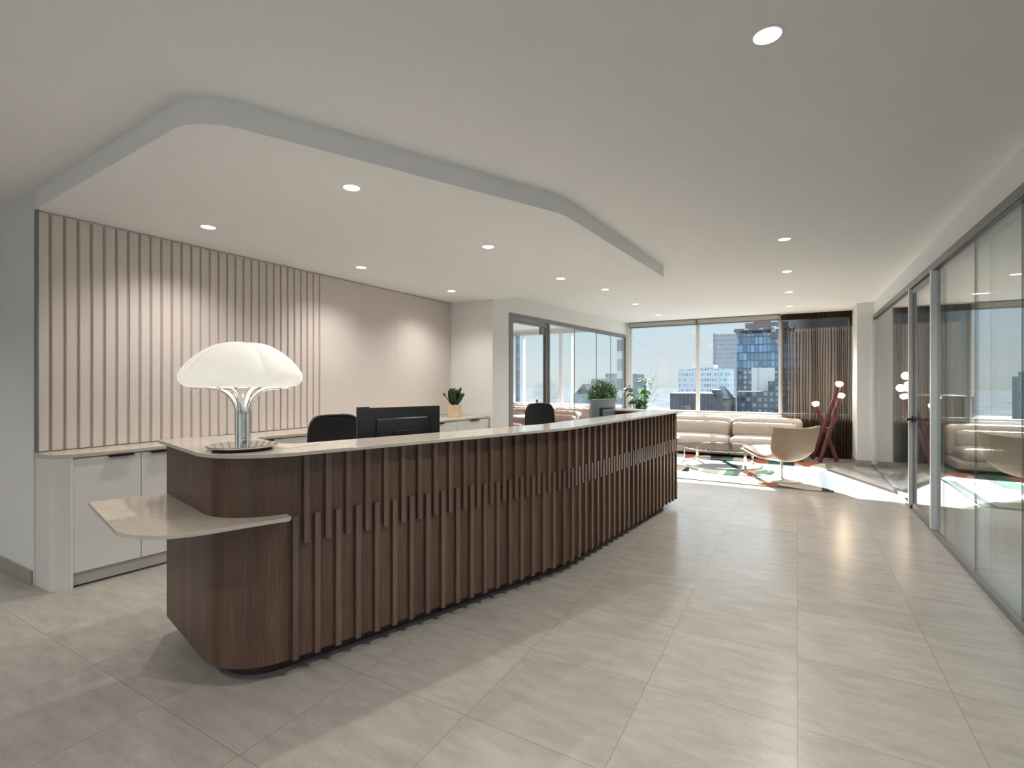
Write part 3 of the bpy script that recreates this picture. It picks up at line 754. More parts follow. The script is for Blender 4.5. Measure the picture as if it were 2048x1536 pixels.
for r, z in prof:
    row = []
    for k in range(SEG):
        a = 2 * PI * k / SEG; g = lobed(a)
        dip = 1 - g
        rr = R * r * (1 - 0.10 * dip)
        zz = ZS + HT * (z - 0.10 * dip * min(1, r * 2.2) * z * (1 if r > 0.02 else 0)) - (0.012 * (1 - r / 0.45) if r < 0.45 else 0) * 1.0
        row.append(b.verts.new((rr * math.cos(a), rr * math.sin(a), zz)))
    rings.append(row)
for p, q in zip(rings, rings[1:]):
    for k in range(SEG): b.faces.new((p[k], p[(k + 1) % SEG], q[(k + 1) % SEG], q[k]))
bmesh.ops.remove_doubles(b, verts=b.verts[:], dist=1e-5)
obj('shade', b, M['opal'], lamp, smooth=60, solid=0.003)
b = bmn(); tube(b, catmull([(0.13, 0.05, 0.014), (0.18, 0.10, 0.006), (0.20, 0.16, 0.005), (0.16, 0.22, 0.005), (0.19, 0.27, 0.005), (0.12, 0.34, 0.004)], 6), 0.0028, 8)
cd = obj('power_cord', b, M['whitecord'], lamp, smooth=60)
d = bpy.data.lights.new('dome_lamp_bulb', 'POINT'); d.energy = 0.9; d.color = (1.0, 0.86, 0.70); d.shadow_soft_size = 0.05
o = bpy.data.objects.new('dome_lamp_bulb', d); COL.objects.link(o); o.parent = lamp; o.location = (0, 0, 0.36)

# ================================================================== OFFICE CHAIRS
def office_chair(label, loc, rz):
    t = thing('office_chair', label, 'office chair', loc, rz, group='black mesh task chairs behind the desk')
    # faces +x
    for k in range(5):
        a = k * 2 * PI / 5 + 0.3; c, s = math.cos(a), math.sin(a)
        b = bmn(); tube(b, [(0.03 * c, 0.03 * s, 0.10), (0.17 * c, 0.17 * s, 0.09), (0.30 * c, 0.30 * s, 0.072)], [0.026, 0.02, 0.014], 10)
        lg = obj('leg', b, M['black'], t, smooth=50)
        b = bmn(); tube(b, [(0.30 * c - 0.014 * s, 0.30 * s + 0.014 * c, 0.028), (0.30 * c + 0.014 * s, 0.30 * s - 0.014 * c, 0.028)], 0.028, 16); tube(b, [(0.30 * c, 0.30 * s, 0.05), (0.30 * c, 0.30 * s, 0.075)], 0.008, 8)
        obj('caster', b, M['black'], lg, smooth=50)
    b = bmn(); tube(b, [(0, 0, 0.08), (0, 0, 0.26)], 0.026, 16); tube(b, [(0, 0, 0.26), (0, 0, 0.42)], 0.016, 16); obj('gas_lift', b, M['blackmetal'], t, smooth=50)
    b = bmn(); box(b, -0.13, 0.12, -0.10, 0.10, 0.41, 0.445, bev=0.01); obj('mechanism', b, M['black'], t)
    b = bmn(); box(b, -0.23, 0.25, -0.24, 0.24, 0.445, 0.515, bev=0.032, seg=4); obj('seat', b, M['blackmesh'], t, smooth=60)
    def back(u, v, off=0.0, inset=0.0):
        y = (u - 0.5) * 2; h = v
        wz = 0.215 + 0.02 * math.sin(h * PI) - inset
        x = -0.24 - 0.05 * h - 0.06 * math.sin(h * PI * 0.9) * 0.5 + 0.05 * y * y + off
        zz = 0.58 + inset + (0.53 - 2 * inset) * h
        return x, y * wz, zz
    # rounded rectangle frame
    cur = []
    n = 64
    for k in range(n):
        a = 2 * PI * k / n; ca, sa = math.cos(a), math.sin(a)
        e = 5.0
        ux = math.copysign(abs(ca) ** (2 / e), ca); vy = math.copysign(abs(sa) ** (2 / e), sa)
        cur.append(back(0.5 + ux / 2, 0.5 + vy / 2))
    b = bmn(); tube(b, cur + [cur[0], cur[1]], 0.013, 8, caps=False); obj('back_frame', b, M['black'], t, smooth=60)
    b = bmn()
    def panel(u, v):
        ux, vy = 2 * u - 1, 2 * v - 1
        # square to rounded-square
        k = 0.10
        return back(0.5 + ux * (1 - k * vy ** 4 * ux * ux) / 2, 0.5 + vy * (1 - k * ux ** 4 * vy * vy) / 2, 0.004)
    grid(b, panel, 16, 16); obj('back_mesh', b, M['blackmesh'], t, smooth=60, solid=0.006)
    b = bmn(); tube(b, catmull([(-0.10, 0, 0.43), (-0.24, 0, 0.44), (-0.31, 0, 0.52), (-0.315, 0, 0.70), (-0.30, 0, 0.82)], 5), 0.018, 10); obj('back_support', b, M['black'], t, smooth=60)
    for sg in (-1, 1):
        b = bmn(); tube(b, catmull([(0.0, sg * 0.16, 0.43), (0.0, sg * 0.28, 0.45), (-0.02, sg * 0.29, 0.58), (-0.01, sg * 0.29, 0.665)], 5), 0.013, 8)
        ar = obj('armrest', b, M['black'], t, smooth=60)
        b = bmn(); box(b, -0.12, 0.12, sg * 0.29 - 0.04, sg * 0.29 + 0.04, 0.665, 0.69, bev=0.01); obj('arm_pad', b, M['black'], ar, smooth=40)
    return t
ch1 = office_chair('black mesh office chair behind the desk, left of the black monitor', (-3.36, 3.0, 0), math.radians(-22))
ch2 = dup(ch1, (-2.86, 6.03, 0), math.radians(-30), 'black mesh office chair behind the desk in front of the left glass partition')

# ================================================================== MONITORS
def monitor(name, label, a, c, ztop, h, m_case, style):
    a, c = Vector(a), Vector(c); mid = (a + c) / 2; d = (c - a).normalized(); w = (c - a).length
    t = thing(name, label, 'monitor', (mid.x, mid.y, 0.74), math.atan2(d.y, d.x))
    # local x along the screen, local -y toward the lobby (its back)
    z1 = ztop - 0.74; z0 = z1 - h
    b = bmn(); box(b, -w / 2, w / 2, -0.018, 0.014, z0, z1, bev=0.006); obj('housing', b, m_case, t, smooth=40)
    b = bmn(); box(b, -w / 2 + 0.012, w / 2 - 0.012, 0.0142, 0.0155, z0 + 0.015, z1 - 0.012); obj('screen', b, M['screen'], t)
    if style == 'black':
        b = bmn(); box(b, -w * 0.30, w * 0.33, -0.046, -0.016, z0 + 0.05, z1 - 0.075, bev=0.016, seg=3); obj('back_cover', b, m_case, t, smooth=50)
        b = bmn(); box(b, -0.075, 0.075, -0.062, -0.044, z1 - 0.235, z1 - 0.16, bev=0.01); obj('mount', b, m_case, t)
        b = bmn(); box(b, -w / 2, -w / 2 + 0.09, -0.012, 0.012, z1 - 0.002, z1 + 0.007, bev=0.002); obj('camera_bar', b, m_case, t)
    else:
        b = bmn(); box(b, -0.10, 0.19, -0.036, -0.016, z0 + 0.06, z1 - 0.10, bev=0.008); obj('recess', b, M['black'], t, smooth=50)
        b = bmn(); box(b, -0.08, 0.185, -0.060, -0.034, z0 + 0.08, z1 - 0.125, bev=0.012, seg=3); obj('back_cover', b, M['silver'], t, smooth=50)
        b = bmn(); box(b, 0.0, 0.055, -0.072, -0.058, z0 + 0.09, z0 + 0.17, bev=0.01); obj('mount', b, M['black'], t)
    b = bmn(); box(b, -0.03, 0.03, -0.066, -0.045, 0.012, z1 - 0.22, bev=0.004); obj('stand', b, m_case, t)
    b = bmn(); box(b, -0.13, 0.13, -0.12, 0.08, 0.0, 0.014, bev=0.005); obj('base', b, m_case, t)
    return t
monitor('computer_monitor', 'wide black monitor seen from behind above the desk, beside the office chair', (-2.62, 2.437), (-2.385, 3.04), 1.23, 0.40, M['black'], 'black')
monitor('computer_monitor', 'grey monitor seen from behind near the far end of the desk', (-2.02, 5.31), (-1.915, 5.83), 1.213, 0.40, M['silver'], 'grey')

# ================================================================== ROLLER BLINDS + CURTAIN
for x0, x1, lab in ((-3.27, -1.855, 'rolled up grey blind at the top of the left window bay'), (-1.81, -0.305, 'rolled up grey blind at the top of the middle window bay'), (-0.27, 0.84, 'rolled up grey blind behind the brown curtain')):
    t = thing('roller_blind', lab, 'blind', ((x0 + x1) / 2, YF - 0.07, 2.62), group='roller blinds above the window')
    b = bmn(); box(b, x0, x1, YF - 0.12, YF - 0.03, 2.632, 2.712, bev=0.006); obj('cassette', b, M['blind'], t, world=True)
    b = bmn(); tube(b, [(x0 + 0.01, YF - 0.09, 2.618), (x1 - 0.01, YF - 0.09, 2.618)], 0.014, 10); obj('bottom_bar', b, M['blindrail'], t, world=True, smooth=50)
    for xe in (x0 - 0.008, x1):
        b = bmn(); box(b, xe, xe + 0.008, YF - 0.125, YF - 0.025, 2.612, 2.716); obj('end_bracket', b, M['blindrail'], t, world=True)

cur = thing('curtain', 'brown sheer floor length pleated curtain beside the white pillar', 'curtain', (0.29, 10.938, 0))
rnd = random.Random(11)
NP = 27; knots = [0.0]
for k in range(NP): knots.append(knots[-1] + rnd.uniform(0.6, 1.4) * (1.35 if k < 8 else 1.0))
knots = [q / knots[-1] for q in knots]; amps = [rnd.uniform(0.6, 1.25) for _ in range(NP)]
def pleat(u):
    for k in range(NP):
        if u <= knots[k + 1] + 1e-9:
            f = (u - knots[k]) / (knots[k + 1] - knots[k]); return math.sin(f * 2 * PI) * amps[k]
    return 0.0
def cf(u, v):
    z = 0.012 + v * 2.70
    a = 0.026 if v < 0.955 else 0.026 - 0.010 * (v - 0.955) / 0.045
    wob = 0.004 * math.sin(9 * v + 20 * u)
    p = pleat(u)
    skew = 0.011 * math.cos(6.28 * u * 9) * (1 - v)
    return (-0.275 + u * 1.137 + skew + wob, 10.938 + a * p + 0.004 * math.sin(3 * v + 7 * u), z)
b = bmn(); grid(b, cf, 420, 26); obj('cloth', b, M['curtain'], cur, world=True, smooth=80)
b = bmn(); grid(b, lambda u, v: (lambda q: (q[0], q[1] - 0.003, 2.62 + v * 0.092))(cf(u, 0.96 + 0.04 * v)), 420, 3); hm = obj('header_tape', b, M['curtain'], cur, world=True, smooth=80)
b = bmn(); box(b, -0.29, 0.862, 10.92, 10.955, 2.714, 2.734); obj('track', b, M['whiteframe'], cur, world=True)

# ================================================================== SOFA
sofa = thing('sofa', 'long beige leather sofa of two modules under the window', 'sofa', (-1.11, 10.55, 0))
def cushion(name, x0, x1, y0, y1, z0, z1, puff=0.03, r=0.06, wrinkle=0.0, seed=1):
    y0 -= 0.075; y1 -= 0.075
    b = bmn(); v = box(b, x0, x1, y0, y1, z0, z1, bev=min(r, (z1 - z0) * 0.45, (y1 - y0) * 0.45), seg=4)
    bmesh.ops.subdivide_edges(b, edges=[e for e in b.edges if e.calc_length() > 0.12], cuts=12, use_grid_fill=True)
    cx, cy, cz = (x0 + x1) / 2, (y0 + y1) / 2, (z0 + z1) / 2; rr = random.Random(seed)
    ph = [rr.uniform(0, 6) for _ in range(6)]
    for q in b.verts:
        fx = (q.co.x - cx) / ((x1 - x0) / 2); fy = (q.co.y - cy) / ((y1 - y0) / 2); fz = (q.co.z - cz) / ((z1 - z0) / 2)
        k = max(0, 1 - abs(fx) ** 4) * (max(0, 1 - abs(fy) ** 3) + 0.25)
        q.co.z += puff * k * (1 if fz > 0 else 0.0)
        q.co.y -= puff * 0.5 * max(0, 1 - abs(fx) ** 4) * max(0, 1 - fz * fz) * (1 if fy < 0 else 0)
        if wrinkle:
            w = wrinkle * (math.sin(38 * q.co.x + 10 * q.co.z + ph[0]) * math.sin(9 * q.co.x + ph[1]) + 0.6 * math.sin(75 * q.co.x - 16 * q.co.z + ph[2]) * math.sin(5 * q.co.x + ph[3]))
            if fy < 0.3: q.co.y += w * max(0, fz + 0.4); q.co.z += w * 0.6 * max(0, fz)
    return obj(name, b, M['sofa'], sofa, world=True, smooth=70)
for i, (x0, x1) in enumerate(((-2.33, -1.118), (-1.112, 0.085))):
    cushion('seat_cushion', x0, x1 - (0.0 if i == 0 else 0.06), 10.13, 10.80, 0.20, 0.375, 0.022, 0.075, 0.0015, 5 + i)
    cushion('base_panel', x0, x1, 10.16, 10.95, 0.055, 0.20, 0.0, 0.03)
    cushion('backrest', x0, x1, 10.70, 10.97, 0.20, 0.700, 0.022, 0.07, 0.001, 8 + i)
    cushion('lumbar_cushion', x0 + 0.01, x1 - 0.04 - (0.0 if i == 0 else 0.05), 10.56, 10.75, 0.36, 0.625, 0.012, 0.055, 0.011, 20 + i)
b = bmn(); box(b, -2.30, 0.05, 10.17, 10.86, 0.03, 0.056); obj('plinth', b, M['black'], sofa, world=True)
for x in (-2.25, -1.115, 0.0):
    for y in (10.19, 10.84):
        b = bmn(); box(b, x - 0.02, x + 0.02, y - 0.02, y + 0.02, 0.0, 0.03); obj('leg', b, M['black'], sofa, world=True)

# ================================================================== RUG
rx0, rx1, ry0, ry1 = -2.35, 0.405, 7.535, 10.10
PATCH = [
('navy', [(0.27, 9.22), (0.365, 9.23), (0.365, 7.50), (0.27, 7.50)]), ('green', [(0.365, 9.23), (0.41, 9.22), (0.41, 7.50), (0.365, 7.50)]),
('rust', [(-0.05, 10.11), (0.41, 10.15), (0.2, 9.78), (0.15, 9.4), (0.15, 8.98), (0.08, 8.98), (0.09, 9.55), (0.03, 9.8), (-0.05, 9.9)]),
('navy', [(-0.22, 10.12), (-0.05, 10.12), (-0.05, 8.88), (-0.22, 8.85)]), ('green', [(-0.45, 10.15), (-0.22, 10.12), (-0.22, 8.55), (-0.28, 8.43), (-0.33, 8.7), (-0.43, 9.07)]),
('rust', [(-0.87, 10.11), (-0.45, 10.11), (-0.44, 9.58), (-0.54, 9.42), (-0.7, 9.75)]),
('navy', [(-1.43, 10.1), (-1.2, 10.1), (-1.17, 9.31), (-1.31, 9.13)]), ('green', [(-1.2, 10.1), (-1.01, 10.1), (-1.01, 9.26), (-1.15, 9.27)]),
('navy', [(-1.49, 8.83), (-1.31, 9.13), (-1.01, 9.26), (-0.81, 9.22), (-0.77, 8.88), (-1.1, 8.73), (-1.3, 8.57)]),
('green', [(-1.57, 8.6), (-1.38, 8.52), (-1.37, 8.19), (-1.47, 8.3)]), ('tan', [(-1.38, 8.55), (-1.32, 8.55), (-1.29, 8.08), (-1.37, 8.12)]),
('taupe', [(-1.32, 8.55), (-1.06, 8.55), (-1.06, 8.02), (-1.3, 8.07)]), ('tan', [(-1.06, 8.56), (-0.98, 8.57), (-0.98, 7.99), (-1.06, 8.02)]),
('green', [(-0.98, 8.59), (-0.85, 8.61), (-0.85, 7.50), (-0.97, 7.50)]), ('navy', [(-0.85, 8.61), (-0.77, 8.62), (-0.77, 7.50), (-0.85, 7.50)]),
('tan', [(-0.77, 8.64), (-0.66, 8.68), (-0.66, 8.01), (-0.77, 7.99)]), ('rust', [(-0.66, 8.68), (-0.52, 8.84), (-0.57, 8.49), (-0.58, 8.1), (-0.66, 8.02)]),
('green', [(-0.58, 8.52), (-0.51, 8.81), (-0.43, 8.9), (-0.32, 8.63), (-0.33, 8.49), (-0.48, 8.46), (-0.56, 8.32)]),
('navy', [(-1.58, 7.87), (-1.58, 8.55), (-1.51, 8.45), (-1.5, 7.88), (-1.46, 7.50), (-1.61, 7.50)]), ('green', [(-1.52, 7.78), (-1.5, 7.88), (-1.51, 8.41), (-1.34, 8.12), (-1.38, 7.79), (-1.27, 7.50), (-1.46, 7.50)]),
('orange', [(-0.77, 7.9), (-0.52, 8.06), (-0.41, 7.75), (-0.45, 7.50), (-0.77, 7.50)]), ('rust', [(-0.41, 7.79), (-0.24, 7.81), (-0.24, 7.50), (-0.46, 7.50)]),
('taupe', [(-0.57, 8.29), (-0.48, 8.42), (-0.46, 8.02), (-0.42, 7.81), (-0.49, 7.94)]), ('navy', [(-0.24, 7.66), (0.05, 7.545), (0.05, 7.5), (-0.24, 7.5)]),
('rust', [(-1.95, 10.13), (-1.48, 10.15), (-1.65, 9.87), (-1.76, 9.51), (-1.76, 9.13), (-1.84, 9.7)]), ('taupe', [(-1.63, 9.76), (-1.42, 9.88), (-1.35, 9.64), (-1.42, 9.54)]),
('orange', [(-0.04, 9.1), (0.27, 9.12), (0.27, 9.02), (-0.04, 8.98)]), ('green', [(-2.36, 9.3), (-2.1, 9.2), (-2.1, 8.2), (-2.36, 8.1)]), ('rust', [(-2.1, 8.9), (-1.95, 8.8), (-1.95, 7.5), (-2.1, 7.5)]),
('navy', [(-2.36, 10.12), (-2.15, 10.12), (-2.15, 9.5), (-2.36, 9.5)]),
]
def inside(x, y, P):
    c = False; j = len(P) - 1
    for i in range(len(P)):
        if (P[i][1] > y) != (P[j][1] > y) and x < (P[j][0] - P[i][0]) * (y - P[i][1]) / (P[j][1] - P[i][1]) + P[i][0]: c = not c
        j = i
    return c
names = list(RUG)
b = bmn(); nx, ny = 190, 150
vs = grid(b, lambda u, v: (rx0 + (rx1 - rx0) * u, ry0 + (ry1 - ry0) * v, 0.012), nx, ny)
for f in b.faces:
    c = f.calc_center_median(); f.material_index = 0
    for n_, P_ in PATCH:
        if inside(c.x, c.y, P_): f.material_index = names.index(n_); break
top_faces = b.faces[:]
skirt = [(rx0, ry0), (rx1, ry0), (rx1, ry1), (rx0, ry1)]
for (ax, ay), (cx, cy) in zip(skirt, skirt[1:] + skirt[:1]):
    q = [b.verts.new(p) for p in ((ax, ay, 0.0), (cx, cy, 0.0), (cx, cy, 0.012), (ax, ay, 0.012))]
    f = b.faces.new(q); f.material_index = names.index('taupe')
f = b.faces.new([b.verts.new((x, y, 0.0005)) for x, y in skirt[::-1]])
rug = obj('area_rug', b, [RUG[k] for k in names], None)
tag(rug, 'large patterned rug in cream, green, navy and rust under the lounge furniture', 'rug')

# ================================================================== SWIVEL LOUNGE CHAIRS
def lounge_chair(label, loc, rz):
    t = thing('lounge_chair', label, 'lounge chair', loc, rz, group='tan leather swivel lounge chairs')
    b = bmn(); lathe(b, [(0, 0.0), (0.255, 0.0), (0.262, 0.004), (0.262, 0.009), (0.255, 0.013), (0.06, 0.018), (0.03, 0.03), (0, 0.03)], 56); obj('base', b, M['steel'], t, smooth=40)
    b = bmn(); tube(b, [(0, 0, 0.02), (0, 0, 0.31)], 0.020, 20); obj('column', b, M['chrome'], t, smooth=50)
    # bucket shell: profile runs from the front edge over the seat up the back
    prof = catmull([(0.50, 0.385), (0.48, 0.392), (0.36, 0.365), (0.18, 0.322), (0.03, 0.300), (-0.11, 0.290), (-0.21, 0.315), (-0.275, 0.395), (-0.31, 0.51), (-0.34, 0.635), (-0.372, 0.75), (-0.378, 0.768)], 4)
    n = len(prof) - 1
    wid = catmull([(0.275,), (0.285,), (0.295,), (0.305,), (0.32,), (0.335,), (0.355,), (0.375,), (0.39,), (0.40,), (0.405,), (0.402,)], 4)
    def shell(u, v, off=0.0, win=1.0):
        i = min(int(u * n), n - 1); f = u * n - i
        x = prof[i][0] * (1 - f) + prof[i + 1][0] * f; z = prof[i][1] * (1 - f) + prof[i + 1][1] * f
        w = (wid[i][0] * (1 - f) + wid[i + 1][0] * f) * win
        y = 2 * v - 1
        up = 0.0; fw = 0.0
        bk = max(0.0, min(1.0, (u - 0.42) / 0.30))           # 0 on the seat, 1 on the back
        mid = math.exp(-((u - 0.52) / 0.13) ** 2)
        up += 0.10 * mid * abs(y) ** 2.6                       # sides of the seat sweep up into the back
        up += 0.022 * max(0, (u - 0.75) / 0.25) * y * y
        fw += 0.115 * bk * abs(y) ** 2.2
        w *= 1 - 0.04 * mid
        return (x + fw + off * bk, y * w, z + up + off * (1 - bk))
    b = bmn(); grid(b, lambda u, v: shell(u, v), 44, 24); obj('shell', b, M['tan'], t, smooth=80, solid=0.026, sub=1)
    b = bmn(); grid(b, lambda u, v: shell(0.05 + u * 0.46, v, 0.030, 0.86), 20, 14); obj('seat_cushion', b, M['sofa'], t, smooth=80, solid=0.035, sub=1)
    b = bmn(); grid(b, lambda u, v: shell(0.60 + u * 0.38, v, 0.026, 0.92), 16, 14); obj('back_pad', b, M['sofa'], t, smooth=80, solid=0.022, sub=1)
    return t
lc = lounge_chair('tan leather swivel chair with chrome disc base, seen from behind on the rug', (-0.195, 8.09, 0.0125), math.radians(136))
dup(lc, (-2.28, 8.95, 0.0125), math.radians(8), 'tan swivel chair mostly hidden behind the end of the reception desk')

# ================================================================== COFFEE TABLE
ct = thing('coffee_table', 'low oval smoked glass coffee table on a chrome frame', 'coffee table', (-1.12, 9.10, 0.0125))
b = bmn(); lathe(b, [(0, 0.30), (1.0, 0.30), (1.004, 0.306), (1.0, 0.312), (0, 0.312)], 72, sx=0.62, sy=0.55); obj('top', b, M['smoke'], ct, smooth=30)
def oval(z, r, sx, sy, n=72): return [(sx * math.cos(2 * PI * k / n), sy * math.sin(2 * PI * k / n), z) for k in range(n + 2)]
b = bmn(); tube(b, oval(0.288, 0, 0.60, 0.53), 0.010, 10, caps=False); obj('top_ring', b, M['chrome'], ct, smooth=60)
b = bmn(); tube(b, oval(0.010, 0, 0.62, 0.55), 0.009, 10, caps=False); obj('floor_ring', b, M['chrome'], ct, smooth=60)
for a in (-0.85, 0.75, 2.4, -2.75):
    x, y = 0.61 * math.cos(a), 0.54 * math.sin(a)
    b = bmn(); box(b, -0.006, 0.006, -0.022, 0.022, 0.010, 0.290, mx=Matrix.Translation((x, y, 0)) @ Matrix.Rotation(math.atan2(y / 0.54, x / 0.61), 4, 'Z')); obj('leg', b, M['chrome'], ct)

# ================================================================== ROD FLOOR LAMP
fl = thing('floor_lamp', 'three crossed maroon rods with glowing glass tips, a floor lamp by the curtain', 'floor lamp', (0.40, 10.45, 0))
rods = [((0.235, 10.66, 0.0), (0.62, 10.34, 1.325)), ((0.335, 10.25, 0.0), (0.655, 10.50, 1.12)), ((0.61, 10.50, 0.0), (0.295, 10.56, 0.965))]
for p0, p1 in rods:
    p0, p1 = Vector(p0), Vector(p1); d = (p1 - p0).normalized()
    p0 = p0 + d * 0.012
    b = bmn(); tube(b, [p0, p0 + d * 0.03, p1 - d * 0.05, p1], [0.033, 0.034, 0.034, 0.030], 18); rd = obj('rod', b, M['maroon'], fl, smooth=50, world=True)
    b = bmn(); lathe(b, [(0.0, 0.0), (0.030, 0.002), (0.050, 0.022), (0.062, 0.050), (0.058, 0.074), (0.040, 0.090), (0.0, 0.098)], 28)
    q = Vector((0, 0, 1)).rotation_difference((d * 0.75 + Vector((0, 0, 0.4))).normalized()).to_matrix().to_4x4()
    b.transform(Matrix.Translation(p1 + d * 0.002) @ q); b.transform(XF[fl.name].inverted()); obj('glass_tip', b, M['bulb'], rd, smooth=60)
    dl = bpy.data.lights.new('rod_lamp_bulb', 'POINT'); dl.energy = 2.5; dl.color = (1.0, 0.75, 0.5); dl.shadow_soft_size = 0.06
    o = bpy.data.objects.new('rod_lamp_bulb', dl); COL.objects.link(o); o.parent = fl; o.location = (p1 + d * 0.20) - Vector((0.40, 10.45, 0))
for q0, q1 in (((0.44, 10.46, 0.60), (0.50, 10.40, 0.60)), ((0.42, 10.52, 0.50), (0.46, 10.44, 0.50))):
    b = bmn(); tube(b, [q0, q1], 0.007, 8); obj('connector', b, M['chrome'], fl, world=True, smooth=50)

# ================================================================== LOUNGE PLANTS
def planter(t, r, h):
    b = bmn(); lathe(b, [(0, 0), (r * 0.82, 0), (r * 0.85, 0.01), (r, h), (r - 0.02, h), (r - 0.03, h - 0.05), (0, h - 0.05)], 40); obj('planter', b, M['planter'], t, smooth=40)
    b = bmn(); lathe(b, [(0, h - 0.049), (r - 0.032, h - 0.049), (0, h - 0.035)], 24); obj('soil', b, M['soil'], t)
t = thing('potted_tree', 'round leafy green potted tree behind the grey monitor', 'plant', (-3.02, 8.55, 0))
planter(t, 0.17, 0.42)
b = bmn(); tube(b, catmull([(0, 0, 0.38), (0.015, 0.01, 0.65), (-0.01, 0.0, 0.9), (0.0, 0.0, 1.15)], 5), [0.02] * 15 + [0.012], 10)
for k in range(7):
    a = k * 0.9; tube(b, [(0, 0, 0.92 + 0.02 * k), (0.12 * math.cos(a), 0.12 * math.sin(a), 1.05 + 0.03 * k), (0.2 * math.cos(a), 0.2 * math.sin(a), 1.12 + 0.03 * k)], [0.008, 0.006, 0.003], 6)
obj('trunk', b, M['bark'], t, smooth=60)
rnd = random.Random(5); b = bmn()
for k in range(2100):
    while True:
        v = Vector((rnd.uniform(-1, 1), rnd.uniform(-1, 1), rnd.uniform(-1, 1)))
        if 0.25 < v.length < 1: break
    lum = 1 + 0.13 * math.sin(5 * v.x + 3 * v.z) * math.cos(4 * v.y)
    p = Vector((v.x * 0.255 * lum, v.y * 0.255 * lum, 1.20 + v.z * 0.215 * lum))
    d = Vector((rnd.uniform(-1, 1), rnd.uniform(-1, 1), rnd.uniform(-0.9, 0.5))) + v * 0.8
    leaf(b, p, d, Vector((rnd.uniform(-0.4, 0.4), rnd.uniform(-0.4, 0.4), 1)), rnd.uniform(0.035, 0.055), 0.024, 0.2, 0.2)
obj('foliage', b, M['leafmid'], t, smooth=60)

t = thing('potted_tree', 'tall glossy leaved potted plant by the left end of the window', 'plant', (-2.86, 10.45, 0))
planter(t, 0.16, 0.45)
bs, bl = bmn(), bmn(); rnd = random.Random(21)
for k in range(5):
    a = k * 1.26 + 0.4; lean = rnd.uniform(0.04, 0.20); h = (1.46, 1.18, 1.30, 1.05, 1.26)[k]
    P = catmull([(0.03 * math.cos(a), 0.03 * math.sin(a), 0.40), (0.06 * math.cos(a), 0.06 * math.sin(a), 0.75), ((0.06 + lean * 0.6) * math.cos(a), (0.06 + lean * 0.6) * math.sin(a), h - 0.12), ((0.06 + lean) * math.cos(a), (0.06 + lean) * math.sin(a), h)], 6)
    tube(bs, P, [0.010 - 0.007 * i / (len(P) - 1) for i in range(len(P))], 7)
    for j in range(7, len(P)):
        q = Vector(P[j])
        for w in range(2):
            aa = rnd.uniform(0, 2 * PI); dd = Vector((math.cos(aa), math.sin(aa), rnd.uniform(-0.35, 0.5)))
            leaf(bl, q + dd * 0.03, dd, (0, 0, 1), rnd.uniform(0.13, 0.21), rnd.uniform(0.07, 0.10), 0.15, 0.35)
for ax, hz in (((0.30, 0.05), 1.56), ((0.36, -0.02), 1.34), ((0.33, 0.12), 1.18)):
    P = catmull([(0.02, 0, 0.5), (0.12, 0.02, 0.95), (ax[0] * 0.7, ax[1], hz - 0.18), (ax[0], ax[1], hz)], 5); tube(bs, P, 0.003, 6)
    for j in range(9, len(P)):
        q = Vector(P[j]); aa = rnd.uniform(-0.8, 0.8)
        leaf(bl, q, Vector((math.cos(aa), math.sin(aa), rnd.uniform(-0.3, 0.6))), (0, 0, 1), rnd.uniform(0.07, 0.11), 0.03, 0.15, 0.2)
obj('stems', bs, M['bark'], t, smooth=60); obj('foliage', bl, M['leafgloss'], t, smooth=60)

# ================================================================== OFFICE BEHIND THE LEFT GLASS
t = thing('sofa', 'pink channel tufted sofa in the office behind the left partition', 'sofa', (-5.0, 10.2, 0))
def arc_pt(s, off):
    # s 0..1 along a gently curved run below the office window
    a = math.radians(200 + 70 * s)
    cx, cy = -5.05, 12.35
    x = -6.25 + 2.35 * s; y = 10.62 - 0.55 * math.sin(PI * min(1, s * 1.0)) * 0.35
    return x, y - off
def tuft(u, v, kind):
    sc = 0.018 * abs(math.sin(u * PI * 16))
    if kind == 'back':
        prof_ = [(-0.02, 0.02), (0.0, 0.70), (0.05, 0.80), (0.13, 0.80), (0.19, 0.72), (0.20, 0.40)]
    else:
        prof_ = [(0.19, 0.43), (0.60, 0.44), (0.70, 0.40), (0.71, 0.30), (0.69, 0.08)]
    n_ = len(prof_) - 1; i = min(int(v * n_), n_ - 1); f = v * n_ - i
    off = prof_[i][0] * (1 - f) + prof_[i + 1][0] * f; z = prof_[i][1] * (1 - f) + prof_[i + 1][1] * f
    x, y = arc_pt(u, off + (sc if kind == 'back' and v > 0.3 else 0)); return (x, y, z + (sc if kind == 'back' and 0.2 < v < 0.8 else 0))
b = bmn(); grid(b, lambda u, v: tuft(u, v, 'back'), 96, 20); obj('backrest', b, M['pink'], t, world=True, smooth=70, solid=0.02)
b = bmn(); grid(b, lambda u, v: tuft(u, v, 'seat'), 48, 16); obj('seat', b, M['pink'], t, world=True, smooth=70, solid=0.02)
for s in (0.0, 1.0):
    x, y = arc_pt(s, 0); sg = 1 if s else -1
    b = bmn(); box(b, x - 0.06 + 0.06 * sg, x + 0.06 + 0.06 * sg, y - 0.68, y + 0.0, 0.06, 0.62, bev=0.055, seg=4); obj('armrest', b, M['pink'], t, world=True, smooth=60)
b = bmn(); box(b, -6.15, -4.0, 9.85, 10.35, 0.0, 0.07); obj('base', b, M['black'], t, world=True)
t = thing('side_table', 'white round pedestal table in the office behind the partition', 'table', (-4.75, 9.0, 0))
b = bmn(); lathe(b, [(0, 0.70), (0.33, 0.70), (0.34, 0.712), (0.33, 0.725), (0, 0.725)], 40); obj('top', b, M['paper'], t, smooth=30)
b = bmn(); lathe(b, [(0, 0), (0.2, 0), (0.2, 0.012), (0.03, 0.03), (0.025, 0.69), (0.08, 0.70), (0, 0.70)], 32); obj('base', b, M['paper'], t, smooth=30)
